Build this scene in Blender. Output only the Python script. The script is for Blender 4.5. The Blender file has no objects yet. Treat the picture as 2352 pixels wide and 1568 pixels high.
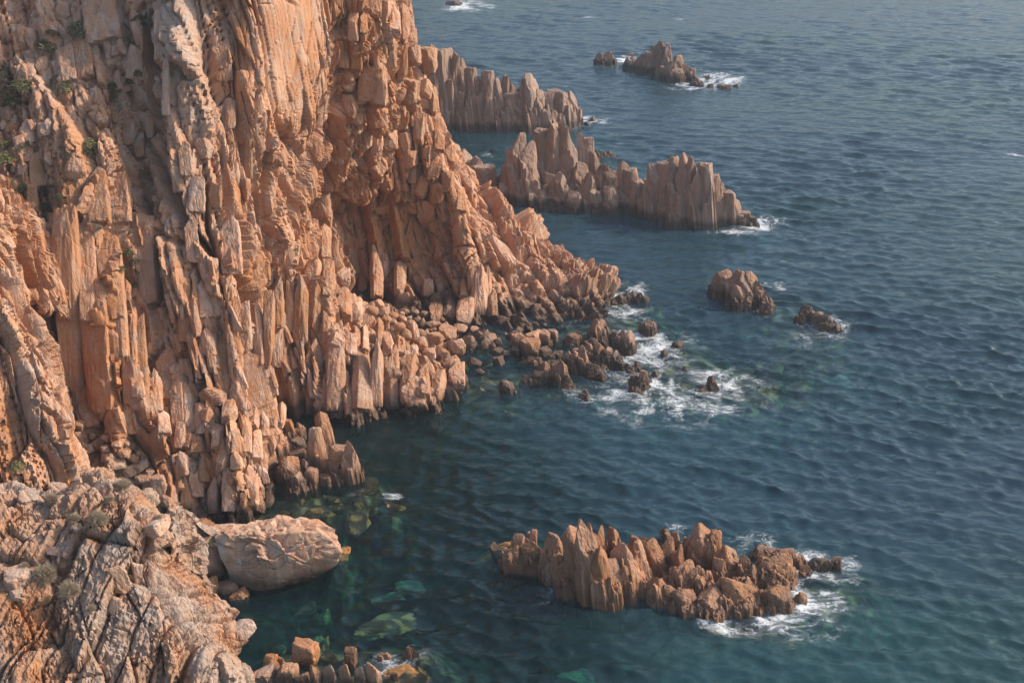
import bpy, math, time
import numpy as np
from mathutils import Matrix, Vector
T0 = time.time()
SC = bpy.context.scene
COL = SC.collection
R = math.radians

# ------------------------------------------------------------------ camera, sky, sun, exposure
CAM_Z, PITCH = 50.0, 27.0
cam_data = bpy.data.cameras.new('camera')
cam_data.sensor_width = 36.0
cam_data.lens = 41.9
cam_data.clip_start = 0.5
cam_data.clip_end = 9000.0
cam = bpy.data.objects.new('camera', cam_data)
COL.objects.link(cam)
cam.location = (0, 0, CAM_Z)
cam.rotation_euler = (R(90 - PITCH), 0, 0)
SC.camera = cam

SUN_AZ, SUN_EL = 78.0, 36.0
world = bpy.data.worlds.new('World')
SC.world = world
world.use_nodes = True
_n = world.node_tree.nodes
sky = _n.new('ShaderNodeTexSky')
sky.sky_type = 'NISHITA'
sky.sun_disc = False
sky.sun_elevation = R(SUN_EL)
sky.sun_rotation = R(SUN_AZ)
sky.altitude = 0
sky.air_density = 1.5
sky.dust_density = 4.0
sky.ozone_density = 5.0
world.node_tree.links.new(sky.outputs[0], _n['Background'].inputs[0])
_n['Background'].inputs[1].default_value = 0.15
sun_data = bpy.data.lights.new('sun', 'SUN')
sun_data.energy = 3.1
sun_data.angle = R(0.6)
sun_data.color = (1.0, 0.87, 0.72)
sun = bpy.data.objects.new('sun', sun_data)
COL.objects.link(sun)
SDIR = Vector((math.sin(R(SUN_AZ)) * math.cos(R(SUN_EL)), math.cos(R(SUN_AZ)) * math.cos(R(SUN_EL)), math.sin(R(SUN_EL))))
sun.rotation_euler = (-SDIR).to_track_quat('-Z', 'Y').to_euler()
sun.location = SDIR * 200
SC.view_settings.view_transform = 'Standard'
SC.view_settings.look = 'None'
SC.view_settings.exposure = 0.60
SC.view_settings.gamma = 1.0
SC.render.engine = 'CYCLES'
SC.cycles.use_denoising = True
SC.cycles.use_adaptive_sampling = True
SC.cycles.adaptive_threshold = 0.02
SC.cycles.adaptive_min_samples = 16
SC.cycles.max_bounces = 6
SC.cycles.diffuse_bounces = 2
SC.cycles.glossy_bounces = 2
SC.cycles.transmission_bounces = 2
SC.cycles.transparent_max_bounces = 6
SC.cycles.volume_bounces = 0
SC.cycles.caustics_reflective = False
SC.cycles.caustics_refractive = False
SC.cycles.sample_clamp_indirect = 3.0
SC.cycles.sample_clamp_direct = 6.0

# ------------------------------------------------------------------ survey helpers: sight lines of the photo to points in the place
FPX = 2352 / 36.0 * 41.9
_cp, _sp = math.cos(R(PITCH)), math.sin(R(PITCH))
def ray(px, py):
    a = (px - 1176) / FPX; b = (784 - py) / FPX
    return np.array([a, _cp + _sp * b, -_sp + _cp * b])
def at(px, py, Y):
    d = ray(px, py); return np.array([0, 0, CAM_Z]) + d * (Y / d[1])
def water(px, py, z=0.0):
    d = ray(px, py); return np.array([0, 0, CAM_Z]) + d * ((z - CAM_Z) / d[2])
def project(P):
    P = np.asarray(P, float); q = P - np.array([0, 0, CAM_Z])
    dep = q[..., 1] * _cp - q[..., 2] * _sp
    up = q[..., 1] * _sp + q[..., 2] * _cp
    return 1176 + FPX * q[..., 0] / dep, 784 - FPX * up / dep, dep

# ------------------------------------------------------------------ noise in numpy
def _hash(ix, iy, iz, seed):
    h = (ix.astype(np.uint32) * np.uint32(374761393) + iy.astype(np.uint32) * np.uint32(668265263)
         + iz.astype(np.uint32) * np.uint32(2147483647) + np.uint32(seed * 1274126177 & 0xffffffff))
    h = (h ^ (h >> np.uint32(13))) * np.uint32(1274126177)
    h = (h ^ (h >> np.uint32(16))) * np.uint32(2246822519)
    return h ^ (h >> np.uint32(15))
def _u(h, k):
    h = (h + np.uint32(k * 0x9E3779B9 & 0xffffffff)) * np.uint32(2654435761)
    h = (h ^ (h >> np.uint32(15))) * np.uint32(2246822519)
    return ((h ^ (h >> np.uint32(13))) & np.uint32(0xffffff)).astype(np.float32) / np.float32(16777216.0)
def vnoise(P, seed=0):
    P = np.asarray(P, np.float32); F = np.floor(P); I = F.astype(np.int64); f = P - F
    f = f * f * f * (f * (f * 6 - 15) + 10)
    out = 0
    for dx in (0, 1):
        wx = f[:, 0] if dx else 1 - f[:, 0]
        for dy in (0, 1):
            wy = f[:, 1] if dy else 1 - f[:, 1]
            for dz in (0, 1):
                wz = f[:, 2] if dz else 1 - f[:, 2]
                out = out + wx * wy * wz * _u(_hash(I[:, 0] + dx, I[:, 1] + dy, I[:, 2] + dz, seed), 1)
    return out * 2 - 1
def fbm(P, octv=4, seed=0, gain=0.5):
    P = np.asarray(P, np.float32); a, s, t = 1.0, 0.0, 0.0
    for k in range(octv):
        s = s + a * vnoise(P * (2.03 ** k) + 17.3 * k, seed + k); t += a; a *= gain
    return s / t
def worley(Q, seed, tilt=0.6):
    """jointed rock: nearest cell gives a tilted plane; returns (plane height -1..1, joint distance F2-F1)"""
    Q = np.asarray(Q, np.float32); F = np.floor(Q); I = F.astype(np.int64)
    n = len(Q); d1 = np.full(n, 9., np.float32); d2 = np.full(n, 9., np.float32); val = np.zeros(n, np.float32)
    for dx in (-1, 0, 1):
        for dy in (-1, 0, 1):
            for dz in (-1, 0, 1):
                h = _hash(I[:, 0] + dx, I[:, 1] + dy, I[:, 2] + dz, seed)
                ex = F[:, 0] + dx + 0.1 + 0.8 * _u(h, 1) - Q[:, 0]
                ey = F[:, 1] + dy + 0.1 + 0.8 * _u(h, 2) - Q[:, 1]
                ez = F[:, 2] + dz + 0.1 + 0.8 * _u(h, 3) - Q[:, 2]
                d = ex * ex + ey * ey + ez * ez
                v = (_u(h, 4) * 2 - 1) + tilt * ((_u(h, 5) * 2 - 1) * ex + (_u(h, 6) * 2 - 1) * ey + (_u(h, 7) * 2 - 1) * ez)
                near = d < d1
                d2 = np.where(near, d1, np.minimum(d2, d)); val = np.where(near, v, val); d1 = np.where(near, d, d1)
    return val, np.sqrt(d2) - np.sqrt(d1)
def _split(u, ka, kb, kc, seed):
    """uneven parallel joints: cell index, place within the cell, distance to the nearer joint"""
    i = np.floor(u).astype(np.int64)
    off = lambda j: j + 0.62 * (_u(_hash(j, ka, kb, seed), kc) - 0.5)
    c = np.where(u < off(i), i - 1, np.where(u > off(i + 1), i + 1, i)); a, b = off(c), off(c + 1)
    return c, (u - (a + b) / 2).astype(np.float32), np.minimum(u - a, b - u).astype(np.float32)
def joints(Q, seed, tilt=1.2, asp=(1, 1.5, 4)):
    """rock cut by three sets of joints into slabs; returns (tilted plane height, joint distance)"""
    z = np.zeros(len(Q), np.int64)
    iu, du, eu = _split(Q[:, 0], z, z, 1, seed)
    iv, dv, ev = _split(Q[:, 1] + 3.7 * _u(_hash(iu, z, z, seed), 2), iu, z, 3, seed)
    il, dl, el = _split(Q[:, 2] + 5.3 * _u(_hash(iu, iv, z, seed), 4) + (_u(_hash(iu, iv, z, seed), 8) - .5) * 1.2 * du + (_u(_hash(iu, iv, z, seed), 9) - .5) * 1.2 * dv, iu, iv, 5, seed)
    h = _hash(iu, iv, il, seed + 1)
    v = (_u(h, 4) * 2 - 1) * .6 + (_u(_hash(iu, iv, z, seed + 2), 1) * 2 - 1) * .5 + tilt * ((_u(h, 5) * 2 - 1) * du + (_u(h, 6) * 2 - 1) * dv + (_u(h, 7) * 2 - 1) * dl * .8)
    return v.astype(np.float32), np.minimum(np.minimum(eu * asp[0], ev * asp[1]), el * asp[2])
def smooth(a, b, x):
    t = np.clip((x - a) / (b - a), 0, 1); return t * t * (3 - 2 * t)
def frame_of(axis, ref):
    c = axis / np.linalg.norm(axis); a = np.cross(np.cross(c, ref), c); a = a / np.linalg.norm(a)
    return np.stack([a, np.cross(c, a), c], 0)

# ------------------------------------------------------------------ materials
def nodes_of(name):
    m = bpy.data.materials.new(name); m.use_nodes = True
    nt = m.node_tree
    for x in list(nt.nodes): nt.nodes.remove(x)
    return m, nt, nt.nodes.new, nt.links.new
def rock_material(name, per_object, fine=1.0, crack=1.0):
    m, nt, N, L = nodes_of(name)
    out = N('ShaderNodeOutputMaterial'); b = N('ShaderNodeBsdfPrincipled'); L(b.outputs[0], out.inputs[0])
    geo = N('ShaderNodeNewGeometry')
    if per_object:
        oi = N('ShaderNodeObjectInfo'); tone = oi.outputs['Color']; rnd = oi.outputs['Random']; alpha = oi.outputs['Alpha']
    else:
        a = N('ShaderNodeAttribute'); a.attribute_name = 'tone'; tone = a.outputs['Color']; rnd = None; alpha = a.outputs['Alpha']
    sep = N('ShaderNodeSeparateColor'); L(tone, sep.inputs[0])
    def noise(scale, detail=4, rough=0.55, vec=None, dist=0.0):
        t = N('ShaderNodeTexNoise'); t.inputs['Scale'].default_value = scale; t.inputs['Detail'].default_value = detail
        t.inputs['Roughness'].default_value = rough; t.inputs['Distortion'].default_value = dist
        L(vec or geo.outputs['Position'], t.inputs['Vector']); return t.outputs['Fac']
    def ramp(v, a, bb, lo=0.0, hi=1.0):
        r = N('ShaderNodeMapRange'); r.inputs[1].default_value = a; r.inputs[2].default_value = bb
        r.inputs[3].default_value = lo; r.inputs[4].default_value = hi; L(v, r.inputs[0]); return r.outputs[0]
    def math_(op, x, y):
        t = N('ShaderNodeMath'); t.operation = op
        for k, v in enumerate((x, y)):
            if isinstance(v, (int, float)): t.inputs[k].default_value = v
            else: L(v, t.inputs[k])
        return t.outputs[0]
    def mix(f, x, y, mode='MIX'):
        t = N('ShaderNodeMix'); t.data_type = 'RGBA'; t.blend_type = mode
        if isinstance(f, (int, float)): t.inputs[0].default_value = f
        else: L(f, t.inputs[0])
        for k, v in ((6, x), (7, y)):
            if isinstance(v, tuple): t.inputs[k].default_value = (*v, 1)
            else: L(v, t.inputs[k])
        return t.outputs[2]
    mp = N('ShaderNodeMapping'); mp.inputs['Scale'].default_value = (1.0, 1.0, 0.22); L(geo.outputs['Position'], mp.inputs[0])
    streak = mp.outputs[0]
    c = mix(ramp(noise(0.35, 3), 0.35, 0.65), (0.53, 0.275, 0.15), (0.42, 0.20, 0.105))
    c = mix(ramp(noise(1.1, 4, 0.6, streak), 0.46, 0.72), c, (0.53, 0.36, 0.26))
    c = mix(math_('MULTIPLY', ramp(noise(0.6, 4, 0.5, streak, 0.4), 0.48, 0.66), 0.6), c, (0.42, 0.175, 0.065))
    c = mix(math_('MULTIPLY', ramp(noise(0.8, 3, 0.6), 0.52, 0.66), 0.5), c, (0.40, 0.30, 0.235))
    # orange stain, grey weathering, brown shore rock
    po = math_('MULTIPLY', sep.outputs[0], ramp(noise(0.5, 4), 0.25, 0.6, 0.45, 1.0))
    c = mix(po, c, (0.43, 0.165, 0.05))
    pg = math_('MULTIPLY', sep.outputs[1], ramp(noise(1.6, 3, 0.6), 0.3, 0.65, 0.35, 1.0))
    c = mix(pg, c, (0.42, 0.345, 0.285))
    c = mix(sep.outputs[2], c, (0.215, 0.135, 0.095))
    mp3 = N('ShaderNodeMapping'); mp3.inputs['Scale'].default_value = (1.0, 1.0, 0.07); L(geo.outputs['Position'], mp3.inputs[0])
    c = mix(math_('MULTIPLY', ramp(noise(1.5, 3, 0.6, mp3.outputs[0]), 0.56, 0.70), 0.55), c, (0.20, 0.125, 0.085))
    # iron flecks and pale scuffs
    c = mix(math_('MULTIPLY', ramp(noise(3.2, 4, 0.65), 0.60, 0.75), 0.5), c, (0.20, 0.10, 0.065))
    c = mix(math_('MULTIPLY', ramp(noise(7.0, 2, 0.6), 0.55, 0.8), 0.35), c, (0.58, 0.42, 0.32))
    if rnd is not None:
        hsv = N('ShaderNodeHueSaturation'); L(c, hsv.inputs['Color']); L(ramp(rnd, 0, 1, 0.80, 1.16), hsv.inputs['Value'])
        L(ramp(rnd, 0, 1, 1.08, 0.9), hsv.inputs['Saturation']); c = hsv.outputs[0]
    # wet, algae-stained band at the sea
    xyz = N('ShaderNodeSeparateXYZ'); L(geo.outputs['Position'], xyz.inputs[0])
    zz = math_('ADD', xyz.outputs[2], math_('MULTIPLY', math_('SUBTRACT', noise(0.7, 2), 0.5), -1.2))
    wet = ramp(zz, 1.4, 0.65)
    c = mix(math_('MULTIPLY', math_('MULTIPLY', wet, 0.84), math_('SUBTRACT', 1.0, math_('MULTIPLY', sep.outputs[0], 0.85))), c, (0.055, 0.038, 0.028))
    under = ramp(xyz.outputs[2], 0.05, -0.35)
    c = mix(math_('MULTIPLY', under, ramp(noise(1.4, 2), 0.35, 0.6, 0.5, 1.0)), c, (0.13, 0.08, 0.027))
    L(c, b.inputs['Base Color'])
    L(ramp(wet, 0, 1, 0.92, 0.45), b.inputs['Roughness'])
    b.inputs['Specular IOR Level'].default_value = 0.25
    # relief: joints and grain
    v1 = N('ShaderNodeTexVoronoi'); v1.feature = 'DISTANCE_TO_EDGE'; v1.inputs['Scale'].default_value = 0.85
    mp2 = N('ShaderNodeMapping'); mp2.inputs['Scale'].default_value = (1.0, 1.0, 0.3); mp2.inputs['Rotation'].default_value = (0.2, 0.15, 0.4)
    wv = N('ShaderNodeVectorMath'); wv.operation = 'ADD'
    ns = N('ShaderNodeTexNoise'); ns.inputs['Scale'].default_value = 1.3; ns.inputs['Detail'].default_value = 3; L(geo.outputs['Position'], ns.inputs['Vector'])
    L(geo.outputs['Position'], mp2.inputs[0]); L(mp2.outputs[0], v1.inputs['Vector'])
    joint = ramp(v1.outputs['Distance'], 0.0, 0.035)
    hsum = math_('ADD', math_('MULTIPLY', noise(3.4, 5.5, 0.68, streak), 1.0 * fine), math_('MULTIPLY', joint, 0.16 * crack)); hsum = math_('MULTIPLY', hsum, alpha)
    bp = N('ShaderNodeBump'); bp.inputs['Strength'].default_value = 0.9; bp.inputs['Distance'].default_value = 0.24; L(hsum, bp.inputs['Height'])
    L(bp.outputs[0], b.inputs['Normal'])
    return m
MAT_FACE = rock_material('rock_of_the_cliff', False)
MAT_PIECE = rock_material('rock_of_single_pieces', True)
MAT_CRUST = rock_material('crusty_weathered_rock', False, fine=1.1)
MAT_CRUSTP = rock_material('crusty_weathered_pieces', True, fine=1.5)

def link(name, mesh, mat=None, parent=None):
    o = bpy.data.objects.new(name, mesh); COL.objects.link(o)
    if mat and mesh is not None and not mesh.materials: mesh.materials.append(mat)
    if parent: o.parent = parent
    return o
def tag(o, label=None, cat=None, group=None, kind=None):
    for k, v in (('label', label), ('category', cat), ('group', group), ('kind', kind)):
        if v: o[k] = v
    return o
def empty(name, loc=(0, 0, 0)):
    o = bpy.data.objects.new(name, None); COL.objects.link(o); o.location = loc; o.empty_display_size = 0.5
    o['_m'] = 0; del o['_m']
    return o
def grid_faces(ns, nt):
    i = np.arange(ns - 1)[:, None] * nt + np.arange(nt - 1)[None, :]
    return np.stack([i, i + nt, i + nt + 1, i + 1], -1).reshape(-1, 4)
def mesh_np(name, V, F, smooth_shade=False, tone=None, rough=None):
    me = bpy.data.meshes.new(name)
    k = F.shape[1]
    me.vertices.add(len(V)); me.vertices.foreach_set('co', np.ascontiguousarray(V, np.float32).ravel())
    me.loops.add(F.size); me.loops.foreach_set('vertex_index', np.ascontiguousarray(F, np.int32).ravel())
    me.polygons.add(len(F)); me.polygons.foreach_set('loop_start', np.arange(0, F.size, k, dtype=np.int32))
    me.polygons.foreach_set('loop_total', np.full(len(F), k, np.int32))
    me.polygons.foreach_set('use_smooth', np.full(len(F), smooth_shade, bool))
    if tone is not None:
        at_ = me.attributes.new('tone', 'FLOAT_COLOR', 'POINT')
        c = np.ones((len(V), 4), np.float32); c[:, :3] = tone; c[:, 3] = 1 if rough is None else rough; at_.data.foreach_set('color', c.ravel())
    me.update(calc_edges=True)
    return me

# ------------------------------------------------------------------ lofted cliff faces
def cr(P, u):
    """Catmull-Rom along axis 0 at parameters u in 0..n-1"""
    n = len(P); i = np.clip(np.floor(u).astype(int), 0, n - 2); f = (u - i)
    sh = (-1,) + (1,) * (P.ndim - 1); f = f.reshape(sh)
    p0, p1, p2, p3 = P[np.clip(i - 1, 0, n - 1)], P[i], P[i + 1], P[np.clip(i + 2, 0, n - 1)]
    return 0.5 * (2 * p1 + (p2 - p0) * f + (2 * p0 - 5 * p1 + 4 * p2 - p3) * f ** 2 + (3 * p1 - p0 - 3 * p2 + p3) * f ** 3)
def arclen(P):
    return np.concatenate([[0], np.cumsum(np.linalg.norm(np.diff(P, axis=0), axis=1))])
def loft(ribs, ns, nt, K=14):
    C = []
    for rb in ribs:
        P = np.array([p if isinstance(p, np.ndarray) else at(*p) for p in rb]); s = arclen(P); u = np.linspace(0, s[-1], K)
        C.append(np.stack([np.interp(u, s, P[:, k]) for k in range(3)], 1))
    C = np.array(C)
    mid = C[:, K // 3]; s = arclen(mid); su = np.interp(np.linspace(0, s[-1], ns), s, np.arange(len(ribs)))
    G = cr(C, su)                                   # ns,K,3
    G = np.swapaxes(cr(np.swapaxes(G, 0, 1), np.linspace(0, K - 1, nt)), 0, 1)
    return G                                        # ns,nt,3
def normals(G, flip=1):
    ds = np.gradient(G, axis=0); dt = np.gradient(G, axis=1)
    n = np.cross(ds, dt); return flip * n / (np.linalg.norm(n, axis=2, keepdims=True) + 1e-9)
W = lambda x, y, z: np.array([x, y, z], float)
def blur(N, k=6):
    for _ in range(k):
        N = (N + np.roll(N, 1, 0) + np.roll(N, -1, 0) + np.roll(N, 1, 1) + np.roll(N, -1, 1)) / 5
    return N / (np.linalg.norm(N, axis=2, keepdims=True) + 1e-9)
def tones(P, blobs):
    t = np.zeros((len(P), 3), np.float32)
    px, py, _ = project(P)
    for (cx, cy, rx, ry, k, w) in blobs:
        g = np.exp(-(((px - cx) / rx) ** 2 + ((py - cy) / ry) ** 2)) * w
        t[:, k] = np.maximum(t[:, k], g)
    return t
AXIS = np.array([-0.22, 0.36, 0.90]); AXIS /= np.linalg.norm(AXIS)
def rock_relief(P, N, amp=None, seed=1, scales=((3.0, 19, 1.45), (1.1, 6.5, 0.74), (0.5, 1.9, 0.30)), axis=AXIS, ref=(1, 0.35, 0), warp=0.45, shape=None, soft=(1, 0, 0)):
    """displace points P along N by several generations of joint-bounded blocks"""
    amp = np.ones(len(P), np.float32) if amp is None else amp
    M = frame_of(np.asarray(axis, float), np.asarray(ref, float))
    wv = np.stack([fbm(P * 0.16 + 31 * k, 2, seed + 50 + k) for k in range(3)], 1) * 1.1 * warp
    wv += np.stack([fbm(P * 0.9 + 11 * k, 2, seed + 70 + k) for k in range(3)], 1) * 0.13 * warp
    Q = (P + wv) @ M.T
    d = np.zeros(len(P), np.float32)
    for k, (w, l, a) in enumerate(scales):
        q = np.stack([Q[:, 0] / w, Q[:, 1] / (w * 1.6), Q[:, 2] / l], 1) + 7.7 * k
        v, e = joints(q, seed + k, 1.4, (1, 1.6, l / w))
        x = a * (v * 0.66 + 0.10 * np.minimum(1, e / 0.4) - 0.46 * np.exp(-(e / 0.055) ** 2))
        if shape is not None:
            x = x.reshape(shape)
            for _ in range(soft[k]):
                y = x.copy(); y[1:-1] = (x[:-2] + 2 * x[1:-1] + x[2:]) / 4; x = y
                y = x.copy(); y[:, 1:-1] = (x[:, :-2] + 2 * x[:, 1:-1] + x[:, 2:]) / 4; x = y
            x = x.ravel()
        d += x
    d += 0.07 * fbm(P * np.array([2.2, 2.2, 0.8]), 4, seed + 90)
    return P + N * (d * amp)[:, None]

cl = [
 [(-300,1200,70),(-300,800,76),(-300,400,82),(-300,0,88),(-300,-300,93)],
 [(30,1180,70),(0,800,77),(0,520,81),(0,350,85),(0,200,89),(0,0,94),(0,-300,100)],
 [(200,1110,71),(165,950,74.5),(140,700,79),(135,450,83),(125,300,86),(118,150,90),(110,0,94),(100,-300,101)],
 [(330,1130,70.5),(270,950,73),(235,700,77),(225,450,80.5),(240,300,85),(250,150,89.5),(250,0,93),(250,-300,100)],
 [(420,1200,69.6),(390,1000,73.3),(335,800,77.3),(305,600,80.3),(315,450,83.5),(350,250,88.5),(365,0,93.5),(365,-300,99)],
 [(540,1205,69.2),(520,1050,72.5),(480,850,76),(450,650,79),(420,450,82),(425,200,86.5),(430,0,90),(430,-300,95)],
 [(622,1160,71.6),(598,1000,74.5),(565,850,77),(540,650,79.5),(510,450,83),(520,200,87.5),(530,0,90.5),(540,-300,96)],
 [(642,965,85),(624,880,85.5),(606,780,85.5),(588,660,85.8),(575,450,86),(590,250,88.2),(600,0,91),(600,-300,96)],
 [(790,970,83.8),(740,850,86),(700,750,88),(660,620,89),(645,450,89.5),(660,250,91),(670,0,93),(670,-300,97)],
 [(900,950,84.7),(860,850,87.5),(790,740,91.5),(738,640,93),(705,520,93.3),(705,350,93.5),(730,150,94.5),(740,0,96),(740,-300,99)],
 [(1000,930,86),(955,850,89.5),(860,745,94),(770,655,97),(728,560,97.8),(720,420,97),(755,200,96),(775,0,96.5),(785,-300,100)],
 [(1070,880,89.6),(1020,800,95),(900,740,99.5),(800,690,102),(735,590,105),(725,450,104.5),(775,270,100.5),(790,50,97),(800,-300,101)],
 [(1105,805,96.5),(1010,752,101),(900,705,104),(825,655,107),(785,550,109.2),(785,420,108),(830,280,103.5),(845,50,98.5),(850,-300,103)],
 [(1120,770,100),(1040,740,103),(950,695,106),(890,630,110),(870,500,111.6),(872,380,110.6),(880,270,106.5),(890,80,102),(900,-300,107)],
 [(1150,760,101),(1080,725,104.3),(1030,640,108),(990,560,112),(960,470,112.4),(930,350,112),(912,220,109.5),(912,80,107),(920,-300,112)],
 [(1200,775,100),(1150,705,104),(1100,600,108.5),(1060,500,111),(1020,420,112),(970,300,112.3),(940,150,112.5),(925,20,113),(930,-300,116)],
 [(1345,757,101),(1300,692,104.5),(1205,612,109.5),(1095,525,112),(1032,430,113),(992,300,114),(966,170,115),(935,60,116),(912,-100,118),(900,-300,120)],
 [(1412,668,108.5),(1385,628,109),(1285,600,112),(1140,545,114.5),(1060,450,115.5),(1015,300,116.5),(985,170,118),(945,50,119.5),(920,-100,121.5),(910,-300,123)],
 [W(7,118,-3),W(0,121,4),W(-6,123,9),W(-10,125,16),W(-13,128,24),W(-16,131,38)],
 [W(-14,140,-3),W(-16,140,4),W(-18,141,10),W(-22,142,18),W(-26,143,26),W(-30,145,38)],
 [W(-60,160,-3),W(-60,160,8),W(-60,160,14),W(-60,160,20),W(-60,160,27),W(-60,160,38)],
]
for rb in cl:
    p0 = rb[0] if isinstance(rb[0], np.ndarray) else at(*rb[0])
    p1 = rb[1] if isinstance(rb[1], np.ndarray) else at(*rb[1])
    rb.insert(0, p0 + np.array([0.15 * (p0[0] - p1[0]), -0.6, -3.5 - p0[2]]))   # carried on below the sea
G = loft(cl, 1080, 430)
NB = blur(normals(G), 10)
if NB[200, 200] @ (np.array([0, 0, 50]) - G[200, 200]) < 0: NB = -NB
P0 = G.reshape(-1, 3); N0 = NB.reshape(-1, 3)
px, py, _ = project(P0)
amp = np.ones(len(P0), np.float32)
amp *= 1 - 0.88 * np.exp(-(((px - 672) / 95) ** 2 + ((py - 90) / 230) ** 2) ** 2)      # the smooth upper wall
amp *= 1 - 0.05 * np.exp(-((px - 920) / 110) ** 2 - ((py - 500) / 130) ** 2)
amp *= 1 - 0.35 * np.exp(-((px - 120) / 200) ** 2 - ((py - 150) / 200) ** 2)
PC = rock_relief(P0, N0, amp, seed=3, shape=(1080, 430))
CLEFTS = [([(552,630),(572,700),(598,790),(622,890),(640,965)], 4.0, 11), ([(366,40),(372,250),(366,400),(395,480),(470,560),(540,640)], 2.2, 9), ([(140,540),(138,700),(150,830),(168,970)], 3.0, 9), ([(262,540),(268,700),(285,900),(302,1010)], 1.6, 6),
          ([(715,470),(738,590),(758,665)], 2.5, 12), ([(476,430),(482,520),(510,600)], 1.5, 7), ([(700,740),(712,850),(718,950)], 1.8, 7), ([(330,380),(338,560),(352,700)], 1.2, 6), ([(612,260),(606,420),(600,560)], 1.2, 5), ([(800,820),(806,940)], 1.5, 6), ([(860,800),(876,940)], 1.5, 6), ([(455,700),(480,850),(520,1000)], 1.3, 6)]
_wob = 7 * fbm(P0 * .35, 3, 301)
for pl_, dep_, wid_ in CLEFTS:
    best = np.full(len(P0), 1e9)
    for (xa, ya), (xb, yb) in zip(pl_[:-1], pl_[1:]):
        t_ = np.clip(((px - xa) * (xb - xa) + (py - ya) * (yb - ya)) / ((xb - xa) ** 2 + (yb - ya) ** 2), 0, 1)
        best = np.minimum(best, np.hypot(px + _wob - xa - t_ * (xb - xa), py - ya - t_ * (yb - ya)))
    PC = PC - N0 * (dep_ * np.exp(-(best / wid_) ** 4) * (NB.reshape(-1, 3) @ np.array([0, -1, .3]) > -.2))[:, None]
CLIFF_BLOBS = [(235,800,45,230,0,.9),(175,500,40,200,0,.7),(560,120,22,130,0,.9),(920,500,150,140,0,.95),(840,120,60,150,0,.55),(880,260,50,60,0,.5),
 (1040,330,60,40,0,.4),(60,420,40,120,0,.5),(520,420,40,40,0,.4),(570,660,18,60,0,.8),(480,1080,20,40,0,.6),(20,800,40,80,0,.4),
 (430,80,60,150,1,.8),(480,260,50,60,1,.5),(260,80,60,100,1,.35),(160,100,100,120,1,.3),(450,400,80,120,1,.3),(330,620,30,60,1,.4),(1050,200,40,80,1,.25),
 (1180,700,120,60,2,.25),(1330,680,110,60,2,.45),(850,880,160,60,2,.22),(700,850,40,120,2,.3),(950,80,30,80,2,.35),(800,600,60,90,2,.2),(1300,620,90,30,2,.3)]
cliff = link('cliff', mesh_np('cliff', PC, grid_faces(1080, 430), False, tones(P0, CLIFF_BLOBS), np.clip(amp * 1.1, .1, 1)), MAT_FACE)
tag(cliff, 'tall orange and pink rock cliff of upright slabs rising from the sea', 'cliff', kind='structure')
_cpx, _cpy, _cd = project(PC)
_ok = (_cpx > -100) & (_cpx < 1600) & (_cpy > -100) & (_cpy < 1300)
_key = np.full((175, 145), 1e9)
_ii = np.clip(((_cpx + 100) / 10).astype(int), 0, 174); _jj = np.clip(((_cpy + 100) / 10).astype(int), 0, 144)
np.minimum.at(_key, (_ii[_ok], _jj[_ok]), PC[_ok][:, 1])
def face_Y(px, py):
    i, j = int((px + 100) / 10), int((py + 100) / 10)
    w = _key[max(i - 1, 0):i + 2, max(j - 1, 0):j + 2]; w = w[w < 1e8]
    return float(np.median(w)) if len(w) else 95.0

# left buttress in front of the cliff
bt = [
 [(-420,1300,58),(-420,900,64),(-420,600,69),(-420,300,74),W(-75,80,40)],
 [(-150,1250,60),(-150,950,65),(-140,700,69),(-130,480,73),W(-42,79,26)],
 [(0,1180,62),(0,950,65.5),(0,800,67.5),(-5,650,70.5),(-5,535,73),W(-34,78,21.5)],
 [(90,1150,63),(80,980,65.5),(62,840,68),(45,730,70),(18,600,73),W(-32,78,18)],
 [(178,1130,65),(155,1000,67),(128,880,69),(105,790,70.5),(58,690,72.5),W(-30.5,77,12)],
 [(185,1090,71),(158,975,73),(120,860,75),(90,760,76),(50,670,77),W(-31,82,12)],
]
G2 = loft(bt, 300, 280); N2 = blur(normals(G2), 6)
if N2[80, 100] @ (np.array([0, 0, 50]) - G2[80, 100]) < 0: N2 = -N2
Q0 = G2.reshape(-1, 3)
PB = rock_relief(Q0, N2.reshape(-1, 3), None, seed=21, scales=((2.0, 11, 1.0), (0.7, 4, .6), (.3, 1.3, .26)), shape=(300, 280), soft=(1, 0, 0), warp=.4)
butt = link('rock_buttress', mesh_np('rock_buttress', PB, grid_faces(300, 280), False, tones(Q0, [(10,1000,30,130,0,.7),(60,620,40,90,0,.5),(60,870,40,90,1,.45),(110,960,40,100,1,.3)])), MAT_FACE)
tag(butt, 'pale orange jagged rock buttress in front of the cliff by the rubble gully', 'buttress', kind='structure')

# foreground ridge of crusty rock
fr = [
 [(-320,1800,29),(-320,1500,32),(-320,1300,35),(-320,1120,38)],
 [(-60,1800,29.2),(-60,1568,30.5),(-40,1400,32.5),(-30,1250,34.5),(-20,1100,37.5)],
 [(100,1800,29.4),(90,1568,30.8),(90,1400,32.8),(95,1250,34.6),(100,1105,37.3)],
 [(210,1800,29.6),(200,1568,31),(195,1400,33),(195,1250,34.5),(200,1070,37)],
 [(330,1800,30.2),(310,1568,31.3),(300,1400,33),(290,1280,34.5),(290,1132,36.5)],
 [(440,1800,31),(420,1568,31.6),(385,1440,32.8),(358,1340,34),(345,1196,35.7)],
 [(550,1800,32),(545,1600,32.4),(515,1485,33.3),(432,1432,34.1),(402,1335,34.8),(362,1248,36)],
 [W(-9.2,35,10),W(-9.6,35,16),W(-10.3,35.4,19),W(-11.8,36,21),W(-12.8,37,23),W(-13.2,38,24)],
]
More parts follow.
